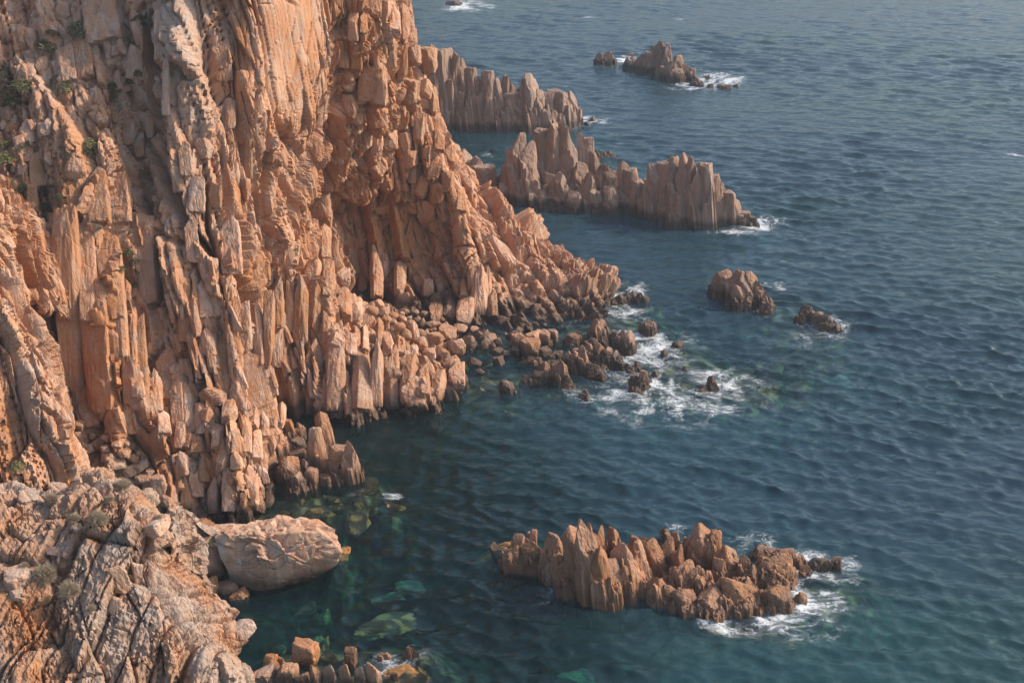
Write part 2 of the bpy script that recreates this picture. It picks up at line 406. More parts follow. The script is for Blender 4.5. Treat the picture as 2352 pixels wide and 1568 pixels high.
for k, rb in enumerate(fr):
    p = rb[-1] if isinstance(rb[-1], np.ndarray) else at(*rb[-1])
    rb.append(p + np.array([0.3, 2.0, -3.0])); rb.append(p + np.array([0.5, 3.0, -14.0]))
G3 = loft(fr, 560, 420, K=16); N3 = blur(normals(G3), 8)
if N3[200, 150] @ (np.array([0, 0, 50]) - G3[200, 150]) < 0: N3 = -N3
R0_ = G3.reshape(-1, 3); NN = N3.reshape(-1, 3)
PF = rock_relief(R0_, NN, None, seed=41, scales=((2.6, 7.0, .75), (.9, 2.8, .34), (.30, .8, .11)), axis=(0.25, 0.5, 0.85), ref=(1, -0.4, 0), warp=0.5, shape=(560, 420), soft=(0, 0, 0))
_t = fbm(PF * 3.1, 4, 77); _h, _e = worley(PF * 4.5, 78); _cav = smooth(0.0, 0.35, fbm(PF * 0.9, 3, 79))
PF = PF + NN * (0.10 * _t + 0.13 * _cav * (np.minimum(_e * 3, 1) - 0.6) + 0.05 * fbm(PF * 9, 2, 80))[:, None]
tf = np.clip(tones(R0_, [(60,1420,90,130,0,1),(90,1560,80,80,0,.9),(520,1470,40,60,0,.5),(410,1290,20,30,0,.5),(350,1370,25,15,0,.5)]), 0, 1)
tf[:, 2] = .22
tf[:, 1] = 0.95 * (1 - tf[:, 0]) * smooth(-0.5, 0.3, fbm(PF * 0.5, 3, 81))
ridge = link('foreground_ridge', mesh_np('foreground_ridge', PF, grid_faces(560, 420), False, tf), MAT_CRUST)
tag(ridge, 'crusty grey and orange rock ridge with dry bushes in the near corner', 'rock ridge', kind='structure')

# ------------------------------------------------------------------ single rocks: shared shapes
def ico(sub):
    import bmesh
    bm = bmesh.new(); bmesh.ops.create_icosphere(bm, subdivisions=sub, radius=1.0)
    V = np.array([v.co[:] for v in bm.verts]); F = np.array([[v.index for v in f.verts] for f in bm.faces]); bm.free()
    return V, F
ICO = {s: ico(s) for s in (3, 4, 5, 6)}
def poly_rock(rng, kind, sub=4):
    V, F = ICO[sub]; ns, off = [], []
    if kind in ('column', 'spire', 'slab'):
        m = rng.integers(5, 8); a0 = rng.uniform(0, 6.28)
        for k in range(m):
            a = a0 + (k + rng.uniform(-.3, .3)) * 6.283 / m; tz = rng.uniform(-.08, .16)
            ns.append((math.cos(a), math.sin(a), tz)); off.append(rng.uniform(.78, 1.0))
        steep = {'column': (.45, 1.0), 'spire': (1.1, 2.2), 'slab': (.5, 1.4)}[kind]
        for k in range(3 if kind != 'spire' else 4):
            a = rng.uniform(0, 6.28); s = rng.uniform(*steep); n = np.array([math.cos(a) * s, math.sin(a) * s, 1.0]); n /= np.linalg.norm(n)
            ns.append(tuple(n)); off.append(rng.uniform(.62, .92) if kind != 'spire' else rng.uniform(.52, .75))
        ns.append((0, 0, -1)); off.append(1.0); ns.append((0, 0, 1)); off.append(1.0)
        for k in range(3):
            n = rng.normal(size=3) * np.array([1, 1, .8]); n /= np.linalg.norm(n); ns.append(tuple(n)); off.append(rng.uniform(.72, .92))
        p = 60
    elif kind == 'plank':
        for n in ((1, 0, .03), (-1, .05, -.03), (.04, 1, .05), (-.05, -1, .05)): ns.append(n); off.append(rng.uniform(.84, .98))
        for k in range(2):
            a = rng.uniform(0, 6.28); s_ = rng.uniform(.15, .5); n = np.array([math.cos(a) * s_, math.sin(a) * s_, 1.0]); ns.append(tuple(n / np.linalg.norm(n))); off.append(rng.uniform(.86, .97))
            n = np.array([rng.choice([-1, 1]), rng.choice([-1, 1]), rng.uniform(-.5, .5)]); ns.append(tuple(n / np.linalg.norm(n))); off.append(rng.uniform(.95, 1.12))
        ns.append((0, 0, -1)); off.append(1.0); p = 44
    elif kind == 'block':
        for k in range(10):
            n = rng.normal(size=3); n /= np.linalg.norm(n); ns.append(tuple(n)); off.append(rng.uniform(.75, 1.05))
        for n in ((1, 0, 0), (-1, 0, 0), (0, 1, 0), (0, -1, 0), (0, 0, 1), (0, 0, -1)): ns.append(n); off.append(rng.uniform(.8, .95))
        p = 56
    else:
        for k in range(16):
            n = rng.normal(size=3); n /= np.linalg.norm(n); ns.append(tuple(n)); off.append(rng.uniform(.82, 1.0))
        p = 9 if kind == 'boulder' else 14
    ns = np.array(ns); off = np.array(off)
    dp = np.maximum(V @ ns.T / off, 0.0)
    r = (dp ** p).sum(1) ** (-1.0 / p)
    X = V * r[:, None]
    sd = int(rng.integers(1, 9999)); st = {'column': 3.0, 'plank': 3.4, 'spire': 3.2, 'slab': 3.0, 'block': 1.2, 'boulder': 1.0, 'sunk': 1.0}[kind]
    S = X * np.array([1, 1, st]) + sd
    if kind == 'sunk':
        X = X * (1 + 0.34 * fbm(S * 1.7, 4, sd, .6) + .12 * fbm(S * 5, 3, sd))[:, None]
    elif kind == 'boulder':
        X = X * (1 + 0.10 * fbm(S * 1.4, 4, sd) + 0.02 * fbm(S * 6, 2, sd) + .05 * worley(S * 1.3, sd, 1.0)[0])[:, None]
    else:
        g = fbm(S * np.array([2.6, 2.6, .55]), 3, sd); gr = np.exp(-(g / 0.09) ** 2)
        h, e = worley(S * np.array([1.5, 1.5, .7]), sd, .5)
        k = 1 + 0.05 * g - 0.05 * gr + 0.06 * h * .6 - 0.06 * np.exp(-(e / .07) ** 2) + 0.02 * fbm(S * 5, 3, sd)
        X = X * np.stack([k, k, 0.5 + 0.5 * k], 1)
    lo, hi = X.min(0), X.max(0)
    X = (X - (lo + hi) / 2) / (hi - lo)                     # unit box, centred
    return mesh_np(kind, X, F, kind == 'boulder')
RNG = np.random.default_rng(7)
SHAPES = {}
for kind, n in (('column', 12), ('spire', 10), ('slab', 8), ('plank', 10), ('block', 10), ('boulder', 10)):
    SHAPES[kind] = [poly_rock(RNG, kind) for _ in range(n)]
for k, lst in list(SHAPES.items()):
    for me in lst: me.materials.append(MAT_PIECE)
def place(name, kind, c, size, axis=(0, 0, 1), spin=0.0, tone=(0, 0, 0), parent=None, shape=None):
    """one rock: centre c, size (wide, deep, tall), long axis direction"""
    me = SHAPES[kind][int(RNG.integers(len(SHAPES[kind])))] if shape is None else shape
    o = bpy.data.objects.new(name, me); COL.objects.link(o)
    z = Vector(axis).normalized(); x = Vector((math.cos(spin), math.sin(spin), 0)); x = (x - z * x.dot(z)).normalized(); y = z.cross(x)
    Rm = Matrix((x, y, z)).transposed().to_4x4()
    o.matrix_world = Matrix.Translation(Vector(c)) @ Rm @ Matrix.Diagonal((*size, 1))
    o.color = (*tone, 1)
    if parent:
        mw = o.matrix_world.copy(); o.parent = parent
        o.matrix_world = Matrix.Translation(-parent.location) @ mw   # parents are unrotated
    return o
def stand(name, kind, bx, by, ty, w, parent=None, tone=(0, 0, 0), lean=0.0, depth=None, sink=0.8, z0=0.0, extra=0.0):
    """a rock standing in the sea: foot at sight line (bx,by) on the water, top on the line ty; w, lean in the same units"""
    b = water(bx, by, z0); px_m = np.linalg.norm(b - np.array([0, 0, CAM_Z])) / FPX
    wm = w * px_m; dm = (depth if depth else RNG.uniform(.7, 1.1)) * wm
    Y = b[1] + dm * 0.5
    top = at(bx + lean, ty, Y + 0.05 * wm); b2 = at(bx, by, b[1]); b2 = np.array([b2[0], Y, z0])
    h = max(top[2] - z0, 0.25 * wm); ax = np.array([top[0] - b2[0], 0.10 * h, h]) ; ax /= np.linalg.norm(ax)
    L_ = h / ax[2] + sink + 0.08 * h
    c = b2 + ax * (L_ / 2 - sink)
    o = place(name, kind, c, (wm * 1.12, dm * 1.12, L_), ax, RNG.uniform(-.5, .5), tone, parent)
    return o, b2, wm, h, ax

# ------------------------------------------------------------------ rocks on the cliff face (parts of the cliff)
def zoomer(x0, y0, x1, w):
    k = (x1 - x0) / w * 0.57422
    return lambda x, y: (x0 * 0.57422 + x * k, y0 * 0.57422 + y * k, k)
def cliff_tone(p):
    return tuple(np.clip(tones(np.array([p]), CLIFF_BLOBS)[0], 0, 1))
def on_face(kind, x, ty, by, w, zf, name='rock_slab', out=-0.12, lean=None, depth=1.1, parent=None):
    bx_, by_, k = zf(x, by); tx_, ty_, _ = zf(x if lean is None else x + lean, ty); wpx = w * k
    Yb, Yt = face_Y(bx_, by_), face_Y(tx_, ty_)
    if Yt - Yb > 6: Yt = Yb + 3
    if Yt < Yb: Yt = Yb
    if Yt - Yb < 0.1: Yt = Yb + .3
    b = at(bx_, by_, Yb); t = at(tx_, ty_, Yt); ax = t - b; L_ = np.linalg.norm(ax)
    wm = wpx * np.linalg.norm(b - np.array([0, 0, CAM_Z])) / FPX
    dm = wm * depth
    c = (b + t) / 2 + np.array([0, -out * dm, 0])
    return place(name, kind, c, (wm * 1.1, dm, L_ * 1.08), ax, RNG.uniform(-.35, .35), cliff_tone((b + t) / 2), parent or cliff)
z4 = zoomer(1000, 850, 2000, 1742)
for (x, t, b, w) in [(440,890,1400,150),(620,1060,1435,130),(690,1180,1415,60),(590,900,1390,140),(780,930,1385,135),(990,950,1375,130),(1130,1190,1385,160),
   (1110,1000,1220,120),(1200,1090,1300,120),(1310,1110,1290,110),(1440,1090,1225,110),(870,1130,1245,70),(880,900,1350,90),(690,870,1010,110),
   (350,450,900,100),(450,470,870,130),(190,450,800,95),(280,480,830,80),(130,560,1080,80),(180,620,1060,90),(230,700,1330,80),(300,1140,1420,80),(230,1130,1480,80),(60,640,1060,80),
   (650,600,740,110),(740,640,760,80),(740,800,960,60),(800,780,960,60),(900,740,960,60),(960,860,980,80),(1050,850,990,70),(530,690,830,60),(600,850,960,110),
   (540,340,600,100),(440,340,480,100),(650,430,500,90),(1380,560,680,80),(1500,620,790,120),(1585,650,790,55),(1400,610,760,110),(1290,640,760,100),(1290,580,650,80),
   (880,250,600,90),(930,290,480,70),(1045,340,560,90),(780,440,560,60),(520,90,330,90),(1240,470,600,80),(1330,480,600,60),
   (1600,380,720,110),(1560,370,560,90),(1650,400,700,70),(1690,560,740,80),(1440,490,600,60),(1490,460,590,60),(520,95,325,85)]:
    on_face('column' if b - t > 1.6 * w else 'block', x, t, b, w, z4, 'rock_column' if b - t > 1.6 * w else 'rock_block')
z5 = zoomer(700, 1600, 1700, 1960)
for (x, t, b, w) in [(740,630,870,75),(650,745,895,95),(595,540,840,115),(420,540,870,115),(300,600,890,90),(540,730,830,60),(230,420,640,90),(170,560,760,100),(90,540,850,90),(60,420,600,90),
   (170,230,420,100),(330,210,380,90),(470,230,420,90),(560,130,420,80),(640,230,470,90),(690,380,560,70),(480,420,560,90),(370,430,560,100),(280,470,600,80),(100,250,400,90),(420,10,170,120),(250,60,200,100),(40,180,380,90),
   (700,90,280,70),(620,60,220,70),(770,120,220,60),(840,20,200,60),(950,30,200,70)]:
    on_face('column', x, t, b, w, z5, 'rock_column')
z3 = zoomer(0, 850, 1024, 1784)
for (x, t, b, w) in [(500,0,1250,130),(620,20,760,100),(700,560,1400,170),(770,150,760,130),(840,330,1000,70),(920,700,1340,90),(1020,40,640,120),(1000,740,1400,60),
   (450,920,1360,100),(590,1000,1530,140),(890,1310,1560,100),(380,20,230,90),(120,0,260,80),(1170,980,1320,110),(1290,470,900,80),(1420,480,740,90),(1340,40,350,70),(1490,330,730,70),(1610,60,440,110),(1600,450,600,70),
   (1700,640,960,80),(1480,1250,1370,150),(1560,870,1300,90),(1240,1180,1500,70),(1310,1200,1500,70),(1100,700,960,90),(1080,1130,1400,80),(1420,1350,1560,110),(1500,1480,1567,100),(1340,1430,1560,100),(1130,1400,1560,90),
   (1650,1200,1400,110),(1450,830,1010,80),(870,480,620,60)]:
    on_face('plank' if b - t > 300 else 'column', x, t, b, w * 1.2, z3, 'rock_slab', lean=-0.06 * (b - t), depth=.8, out=-.42)
z1 = zoomer(0, 0, 1024, 1784)
for (x, t, b, w, l) in [(740,-80,310,220,-60),(590,230,560,130,-40),(470,320,580,110,-30),(930,340,560,120,40),(430,30,150,100,0),(310,140,270,90,0),(290,410,510,80,0),(205,360,540,70,0),(660,290,410,80,-30),
   (270,1080,1310,100,-20),(530,1080,1250,120,-20),(190,1060,1140,70,0),(310,860,960,80,-10),(190,860,1000,90,-10),(690,1200,1560,130,-20),(850,1230,1560,120,-20),(100,1250,1560,90,-20),(220,1290,1490,70,0),
   (1250,1170,1340,80,-20),(1300,1000,1230,80,-20),(1420,980,1120,110,0),(1370,1250,1480,100,0),(1500,1290,1450,80,0),(1050,800,960,60,-10),(900,860,1010,90,0),(970,940,1100,70,0),(80,880,940,80,0),(150,1150,1230,60,0),
   (1710,1250,1400,60,0),(1730,900,1240,60,0),(1600,700,900,70,0),(1560,300,560,110,-30),(1110,60,420,70,0),(1160,430,800,50,0),(1690,500,640,80,0)]:
    on_face('plank' if b - t > 200 else 'block', x, t, b, w, z1, 'rock_slab' if b - t > 200 else 'rock_block', lean=l, depth=.75, out=-.22)
z2 = zoomer(900, 0, 2100, 2091)
for (x, t, b, w, l) in [(815,60,460,90,0),(890,80,280,80,0),(910,190,470,90,0),(960,90,230,70,0),(960,200,290,60,0),(850,440,580,80,0),(910,420,500,80,0),(850,530,640,110,0),(1010,470,700,160,0),(1060,740,890,130,0),(1060,660,760,140,0),(870,670,830,100,0),(910,760,870,90,0),
   (1150,240,480,90,0),(1230,290,560,80,0),(1310,320,460,100,0),(1410,340,520,110,0),(1250,560,740,140,30),(1400,560,690,80,0),(1450,600,780,90,0),(1080,400,720,100,0),(960,880,1060,110,0),(1050,900,1080,90,0),(1140,920,1060,110,0),
   (1240,780,900,80,0),(1230,870,920,50,0),(1310,800,880,40,0),(1350,770,1010,80,0),(640,990,1130,80,0),(690,1150,1340,100,0),(660,1360,1540,130,0),(770,1260,1430,80,0),(860,1090,1300,70,0),(930,1170,1360,60,0),
   (1250,930,1060,90,0),(1280,1060,1180,100,0),(1290,1170,1280,90,0),(1440,1130,1250,80,20),(1490,900,1060,80,0),(1560,1020,1130,80,0),(1110,1210,1340,110,0),(1240,1280,1340,60,0),(1360,1230,1380,90,20),(1470,1280,1420,100,20),(1300,1390,1500,110,0),(1400,1400,1560,120,10),(1640,1300,1480,90,0),(1550,1200,1340,80,0),(1700,1260,1330,70,0),(1100,1400,1500,120,0),(1010,1330,1470,80,0),
   (1180,20,240,90,-10),(1250,30,290,80,-10),(1110,10,150,80,0),(1040,-20,120,90,0)]:
    on_face('block' if b - t < 2 * w else 'column', x, t, b, w, z2, 'rock_block' if b - t < 2 * w else 'rock_column', lean=l, depth=1.0, out=-.34 if t >= 860 and x < 1330 else -.12)
for (x0, y0, x1, y1, w) in [(955,315,1060,455,26),(1120,540,1170,610,30)]:
    Yt, Yb = face_Y(x0, y0), face_Y(x1, y1); t_, b_p = at(x0, y0, Yt), at(x1, y1, Yb); axv = t_ - b_p; wm = w * np.linalg.norm(b_p - np.array([0, 0, CAM_Z])) / FPX
    place('rock_ramp', 'slab', (t_ + b_p) / 2 + np.array([.1, .7, -.2]), (wm, wm * .9, np.linalg.norm(axv) * 1.1), axv, .6, (0, .15, 0), cliff).color[3] = .5
for _ in range(75):
    x, y = RNG.uniform(5, 320), RNG.uniform(40, 430); w = RNG.uniform(8, 24); Y = face_Y(x, y); c = at(x, y, Y + .1); m_ = np.linalg.norm(c - np.array([0, 0, CAM_Z])) / FPX
    place('rock_chunk', 'block' if RNG.random() < .6 else 'column', c, (w * m_, w * m_ * .9, w * m_ * RNG.uniform(1, 2.4)), (RNG.normal(-.25, .2), RNG.normal(.3, .2), 1), RNG.uniform(-.8, .8), cliff_tone(c), cliff)
for _ in range(170):
    x, y = RNG.uniform(380, 1010), RNG.uniform(700, 1160)
    if y > 940 + 200 * (x < 640) or (x > 640 and y < 760): continue
    w = RNG.uniform(9, 20); Y = face_Y(x, y); c = at(x, y, Y + .15); m_ = np.linalg.norm(c - np.array([0, 0, CAM_Z])) / FPX
    if c[2] < .3: continue
    place('rock_splinter', 'column' if RNG.random() < .7 else 'slab', c, (w * m_, w * m_ * .9, w * m_ * RNG.uniform(2.0, 4.5)), AXIS + RNG.normal(0, .07, 3), RNG.uniform(-.5, .5), cliff_tone(c), cliff)
print('face pieces', len(cliff.children), time.time() - T0)

# ------------------------------------------------------------------ sea rocks
def cells2(x, y, seed):
    Q = np.stack([x, y], 1).astype(np.float32); F = np.floor(Q); I = F.astype(np.int64); n = len(Q)
    d1 = np.full(n, 9., np.float32); d2 = d1.copy(); sx_ = np.zeros(n, np.float32); sy_ = sx_.copy(); hh = np.zeros(n, np.uint32); zero = np.zeros(n, np.int64)
    for dx in (-1, 0, 1):
        for dy in (-1, 0, 1):
            h = _hash(I[:, 0] + dx, I[:, 1] + dy, zero, seed); ax_ = F[:, 0] + dx + .08 + .84 * _u(h, 1); ay_ = F[:, 1] + dy + .08 + .84 * _u(h, 2)
            d = (ax_ - Q[:, 0]) ** 2 + (ay_ - Q[:, 1]) ** 2; nr_ = d < d1
            d2 = np.where(nr_, d1, np.minimum(d2, d)); d1 = np.where(nr_, d, d1); sx_ = np.where(nr_, ax_, sx_); sy_ = np.where(nr_, ay_, sy_); hh = np.where(nr_, h, hh)
    return sx_, sy_, hh, np.sqrt(d2) - np.sqrt(d1)
def core(parent, items, tone, seed, cw=.9, res=.14, lean=-.12, ang=1.25):
    '''solid rock body under the single columns: a bundle of joint-bounded pillars of uneven height'''
    it = np.array(items); lo = (it[:, :2] - it[:, 2:3] * 1.2).min(0); hi = (it[:, :2] + it[:, 2:3] * 1.2).max(0)
    X, Y = np.meshgrid(np.arange(lo[0], hi[0], res), np.arange(lo[1], hi[1], res), indexing='ij'); shp = X.shape; x, y = X.ravel(), Y.ravel()
    P = np.stack([x, y, 0 * x], 1); x1 = x + .5 * cw * fbm(P * .7, 3, seed); y1 = y + .5 * cw * fbm(P * .7 + 40, 3, seed + 1)
    ca, sa = math.cos(ang), math.sin(ang)
    def Hf(a, b):
        t = np.full(len(a), -2.0, np.float32)
        for (cx, cy, w, h) in items:
            r2 = ((a - cx) / (.60 * w)) ** 2 + ((b - cy) / (.60 * w)) ** 2
            t = np.maximum(t, np.where(r2 < 1.6, (h + .5) * np.sqrt(np.maximum(0, 1 - r2 / 1.65)) - .5, -2))
        return t
    z = 0
    for k, (c, wt) in enumerate(((cw, .62), (cw * .45, .38))):
        u, v = (x1 * ca + y1 * sa) / (c * 1.7), (-x1 * sa + y1 * ca) / c
        su, sv, hh, e = cells2(u, v, seed + 5 * k); qx, qy = su * c * 1.7, sv * c; wx, wy = qx * ca - qy * sa, qx * sa + qy * ca
        H = Hf(wx, wy); r = _u(hh, 3); tl = ((_u(hh, 4) - .5) * (x1 - wx) + (_u(hh, 5) - .5) * (y1 - wy)) * 1.4
        z = z + wt * (np.where(H > .05, H * (.56 + .44 * r), H) + np.where(H > .05, tl, 0) - .35 * np.exp(-(e / .08) ** 2) * (H > .3))
    z = np.where(Hf(x1, y1) < -.3, -1.6, z) + .06 * fbm(P * 4, 3, seed + 9)
    V = np.stack([x + lean * z + .07 * fbm(np.stack([x, y, z * 1.5], 1) * 2.5, 2, seed + 11), y + .1 * z + .07 * fbm(np.stack([x, y, z * 1.5], 1) * 2.5, 2, seed + 12), z], 1)
    Fq = grid_faces(*shp); keep = z[Fq].max(1) > -1.5; Fq = Fq[keep]
    used_ = np.unique(Fq); mp_ = np.zeros(len(V), int); mp_[used_] = np.arange(len(used_))
    me_ = mesh_np('rock_body', V[used_] - np.array(parent.location), mp_[Fq], False, np.tile(np.array(tone, np.float32), (len(used_), 1)))
    return link('rock_body', me_, MAT_FACE, parent)
def satellites(parent, b2, wm, h, ax, n, tone, kind='spire'):
    for _ in range(n):
        a = RNG.uniform(0, 6.28); r = wm * RNG.uniform(.35, .75); f = RNG.uniform(.3, .8); hh = h * f * RNG.uniform(.6, 1); w2 = wm * RNG.uniform(.3, .55)
        b = b2 + np.array([math.cos(a) * r, math.sin(a) * r * .8, 0]); L_ = hh + .7
        axx = ax + RNG.normal(0, .07, 3)
        place('rock_spike', kind, b + axx * (L_ / 2 - .7), (w2, w2 * RNG.uniform(.7, 1.2), L_), axx, RNG.uniform(-.6, .6), tone, parent)
def sea_rock(name, label, cat, zf, cols, tone=(0, 0, .4), sat=2, group=None, satk='spire', kinds=('spire', 'column'), lean=-6, jitter=.15):
    single = len(cols) == 1 and sat == 0
    px0, py0, k = zf(cols[0][0], cols[0][2])
    if single:
        c = cols[0]; px_, by_, k = zf(c[0], c[2]); _, ty_, _ = zf(c[0], c[1])
        o, *_r = stand(name, kinds[0], px_, by_, ty_, c[3] * k, None, tone, lean=lean * k)
        return tag(o, label, cat, group)
    cen = np.mean([water(*zf(c[0], c[2])[:2]) for c in cols], 0)
    root = empty(name, tuple(cen)); tag(root, label, cat, group)
    items = []
    for c in cols:
        px_, by_, k = zf(c[0], c[2]); _, ty_, _ = zf(c[0], c[1])
        tn = tuple(np.clip(np.array(tone) + RNG.uniform(-jitter, jitter, 3) * (np.array(tone) > 0), 0, 1))
        ln = c[4] if len(c) > 4 else lean * RNG.uniform(.3, 1.6)
        o, b2, wm, h, ax = stand('rock_column', kinds[int(RNG.integers(len(kinds)))], px_, by_, ty_, c[3] * k * 1.12, root, tn, lean=ln * k)
        satellites(root, b2, wm, h, ax, sat if isinstance(sat, int) else int(RNG.integers(sat[0], sat[1] + 1)), tn, satk)
        items.append((b2[0], b2[1], wm, h))
    if len(cols) > 2:
        mw = float(np.median([i[2] for i in items])); core(root, items, tone, int(RNG.integers(1, 9000)), cw=np.clip(mw * .4, .3, .8), res=np.clip(mw * .075, .08, .2))
    return root
z8 = zoomer(1900, 2050, 3450, 2352)
near_cols = [(740,80,560,130,-110),(640,90,470,100,-60),(775,210,572,120,-20),(830,310,572,120,-20),(935,190,530,135,-40),(525,150,430,150,-20),(350,170,348,115,0),(265,130,270,65,0),(345,110,240,50,0),(225,200,345,100,30),(575,290,485,140,-20),
  (1010,190,450,100,-20),(1110,180,400,90,-20),(1180,160,360,75,-10),(1010,330,490,70,-20),(1240,205,400,50,0),(1380,90,330,130,-10),(1450,130,350,90,-10),(1270,300,480,135,0),(1375,320,490,110,-10),(1100,390,560,90,0),(1180,440,565,80,0),(1270,460,605,120,0),
  (1430,470,632,145,10),(1600,390,600,200,0),(1830,250,440,170,20),(1550,220,390,110,-20),(1490,270,410,70,-10),(1765,200,290,100,0),(1890,215,310,100,0),(1950,235,330,80,0),(1850,430,602,140,-20),(1990,480,545,50,0),(2010,310,392,50,0),
  (690,70,300,60,0),(760,95,300,60,0),(850,95,280,80,0),(950,140,330,80,0),(1040,150,330,70,0),(1090,160,330,60,0),(1230,120,260,60,0),(1690,330,450,80,0),(1900,290,420,70,0),(1640,260,400,60,0),(1160,90,170,50,0)]
isle = sea_rock('rocky_islet', 'long reddish islet of upright rock fins with foam at its right end', 'islet', z8, [(c[0], c[2] - (c[2] - c[1]) * .93, *c[2:]) for c in near_cols], (.5, .0, .36), (3, 5), kinds=('column', 'slab', 'column', 'spire'), lean=-12)
sea_rock('sea_rock', 'low brown rock awash at the left tip of the long reddish islet', 'rock', z8, [(125,180,245,60)], (.3, 0, .3), 0)
sea_rock('sea_rock', 'low wet rock cluster beyond the right end of the long reddish islet', 'rock', z8, [(2085,275,345,80),(2140,285,350,70),(2200,270,345,60)], (0, .2, .4), 1, kinds=('block', 'column'))
z7 = zoomer(1700, 100, 3100, 2352)
hl2 = [(330,900,1120,130),(400,960,1150,130),(470,1080,1182,120),(540,1070,1192,80),(625,770,1195,115),(700,820,1198,110),(650,1030,1205,80),(790,740,1140,95),(865,690,1150,140),(940,700,1150,85),(985,760,1150,80),(1060,760,1130,65),(1100,790,1130,60),(1145,870,1140,70),
  (920,1010,1225,95),(960,850,1170,95),(1040,940,1205,115),(1010,1120,1262,85),(900,1140,1238,115),(790,1120,1228,100),(1100,1010,1245,90),(1135,1110,1262,90),(1200,950,1150,80),(1250,980,1160,80),(1180,1120,1262,60),(1250,1100,1265,85),(1300,1000,1160,80),
  (1340,940,1240,75),(1390,990,1252,90),(1330,1060,1232,75),(1440,1060,1272,115),(1560,960,1302,115),(1620,960,1312,90),(1680,930,1322,95),(1750,910,1342,115),(1800,930,1352,95),(1845,1000,1362,105),(1900,970,1367,80),(1950,1040,1352,95),(2000,1090,1342,80),(2045,1140,1352,80),
  (2085,1180,1350,70),(2135,1260,1347,90),(2195,1290,1347,70),(1700,1210,1357,90),(1620,1200,1332,70),(1530,1060,1292,95),(720,1050,1215,90),(850,1010,1190,90),(560,900,1150,80),(260,860,1080,110),(200,830,1040,120),(280,1010,1140,100)]
sea_rock('rocky_headland', 'grey brown headland of tall broken pinnacles behind the cliff', 'headland', z7, hl2, (0, .6, .5), (3, 4), satk='block', kinds=('column', 'block', 'slab', 'column'), lean=-5)
hl1 = [(60,180,705,110),(120,200,705,110),(190,230,700,100),(250,270,700,90),(300,320,700,95),(360,370,700,90),(420,340,705,95),(480,390,708,95),(570,480,708,120),(640,480,710,95),(710,355,710,95),(765,450,708,95),(820,470,704,105),(880,460,698,105),(940,470,692,95),(985,460,682,80),(1020,560,662,60),
  (300,600,708,70),(460,550,710,80),(860,600,704,80),(540,360,640,60),(600,400,640,60),(650,410,640,60),(230,450,705,80),(400,480,708,90),(160,420,705,80),(540,560,710,80),(690,560,712,80),(780,580,710,70),(940,580,698,70)]
sea_rock('rocky_headland', 'farthest grey headland with a ragged level crest behind the cliff', 'headland', z7, hl1, (0, .6, .56), (3, 4), satk='block', kinds=('column', 'slab', 'block'), lean=-4)
sea_rock('sea_stack', 'small two-pronged dark stack left of the far pointed islet', 'sea stack', z7, [(1180,190,270,48),(1240,180,272,60),(1210,230,275,55)], (0, .3, .75), 1)
far_cols = [(1345,255,282,40),(1370,220,292,50),(1420,225,302,60),(1470,200,317,70),(1520,190,327,75),(1540,150,310,60),(1590,125,332,75),(1630,140,342,60),(1600,280,372,75),(1650,250,377,80),(1700,220,372,70),(1700,300,387,70),(1755,270,377,60),(1795,300,387,50),(1830,360,410,60),(1770,340,387,50),(1855,385,416,40)]
sea_rock('rocky_islet', 'far dark islet rising to a steep jagged point', 'islet', z7, far_cols, (0, .12, .82), (1, 3), satk='column', kinds=('column', 'slab', 'spire'))
for (x, t, b, w), lab in zip([(1920,400,426,40),(1990,400,426,40),(2030,405,431,50),(2095,398,416,40),(1890,350,363,50),(1375,200,214,60)],
     ['first small rock in the foam past the far pointed islet', 'second small rock in the foam past the far pointed islet', 'orange stained rock in the foam past the far pointed islet', 'outermost rock in the foam past the far pointed islet', 'low rock awash behind the tail of the far pointed islet', 'low rock awash in foam behind the left end of the far pointed islet']):
    sea_rock('sea_rock', lab, 'rock', z7, [(x, t, b, w)], (.6 if 'orange' in lab else .1, .1, .55), 0, kinds=('block',))
sea_rock('sea_rock', 'small dark rock cluster behind the tallest headland pinnacle', 'rock', z7, [(1160,840,902,45),(1200,860,897,45),(1245,850,887,45)], (0, .3, .6), 1)
sea_rock('sea_rock', 'tiny rocks at the foot of the farthest headland tip', 'rock', z7, [(1090,650,672,30),(1120,635,648,40)], (0, .3, .5), 0, kinds=('block',))
zt = zoomer(0, 0, 4096, 2352)
sea_rock('sea_rock', 'low flat rock in foam at the top edge of the photo', 'rock', zt, [(1045,2,13,26),(1030,4,11,14)], (0, .4, .5), 1, kinds=('block',), lean=0)
z6 = zoomer(1900, 1000, 3400, 2352)
sea_rock('sea_stack', 'blunt dark brown stack standing alone in open water off the point', 'sea stack', z6, [(1545,145,295,95),(1590,150,322,95),(1640,140,342,95),(1690,150,352,95),(1735,150,345,75),(1770,200,352,75),(1660,220,367,85),(1720,270,372,75),(1575,220,312,85)], (0, .12, .6), (2, 4), kinds=('column', 'slab'))
sea_rock('sea_rock', 'small spiky rock touching the right foot of the blunt stack', 'rock', z6, [(1820,290,382,60),(1850,300,372,50),(1800,350,396,50),(1838,330,396,50)], (.1, .2, .45), 2)
sea_rock('sea_rock', 'ragged low reef of slanting rocks right of the blunt stack', 'rock', z6, [(2085,350,412,60),(2050,400,462,42),(2120,380,432,52),(2160,390,472,62),(2200,410,492,62),(2240,440,497,62),(2280,470,517,42),(2020,410,442,32)], (.1, .25, .5), 2)
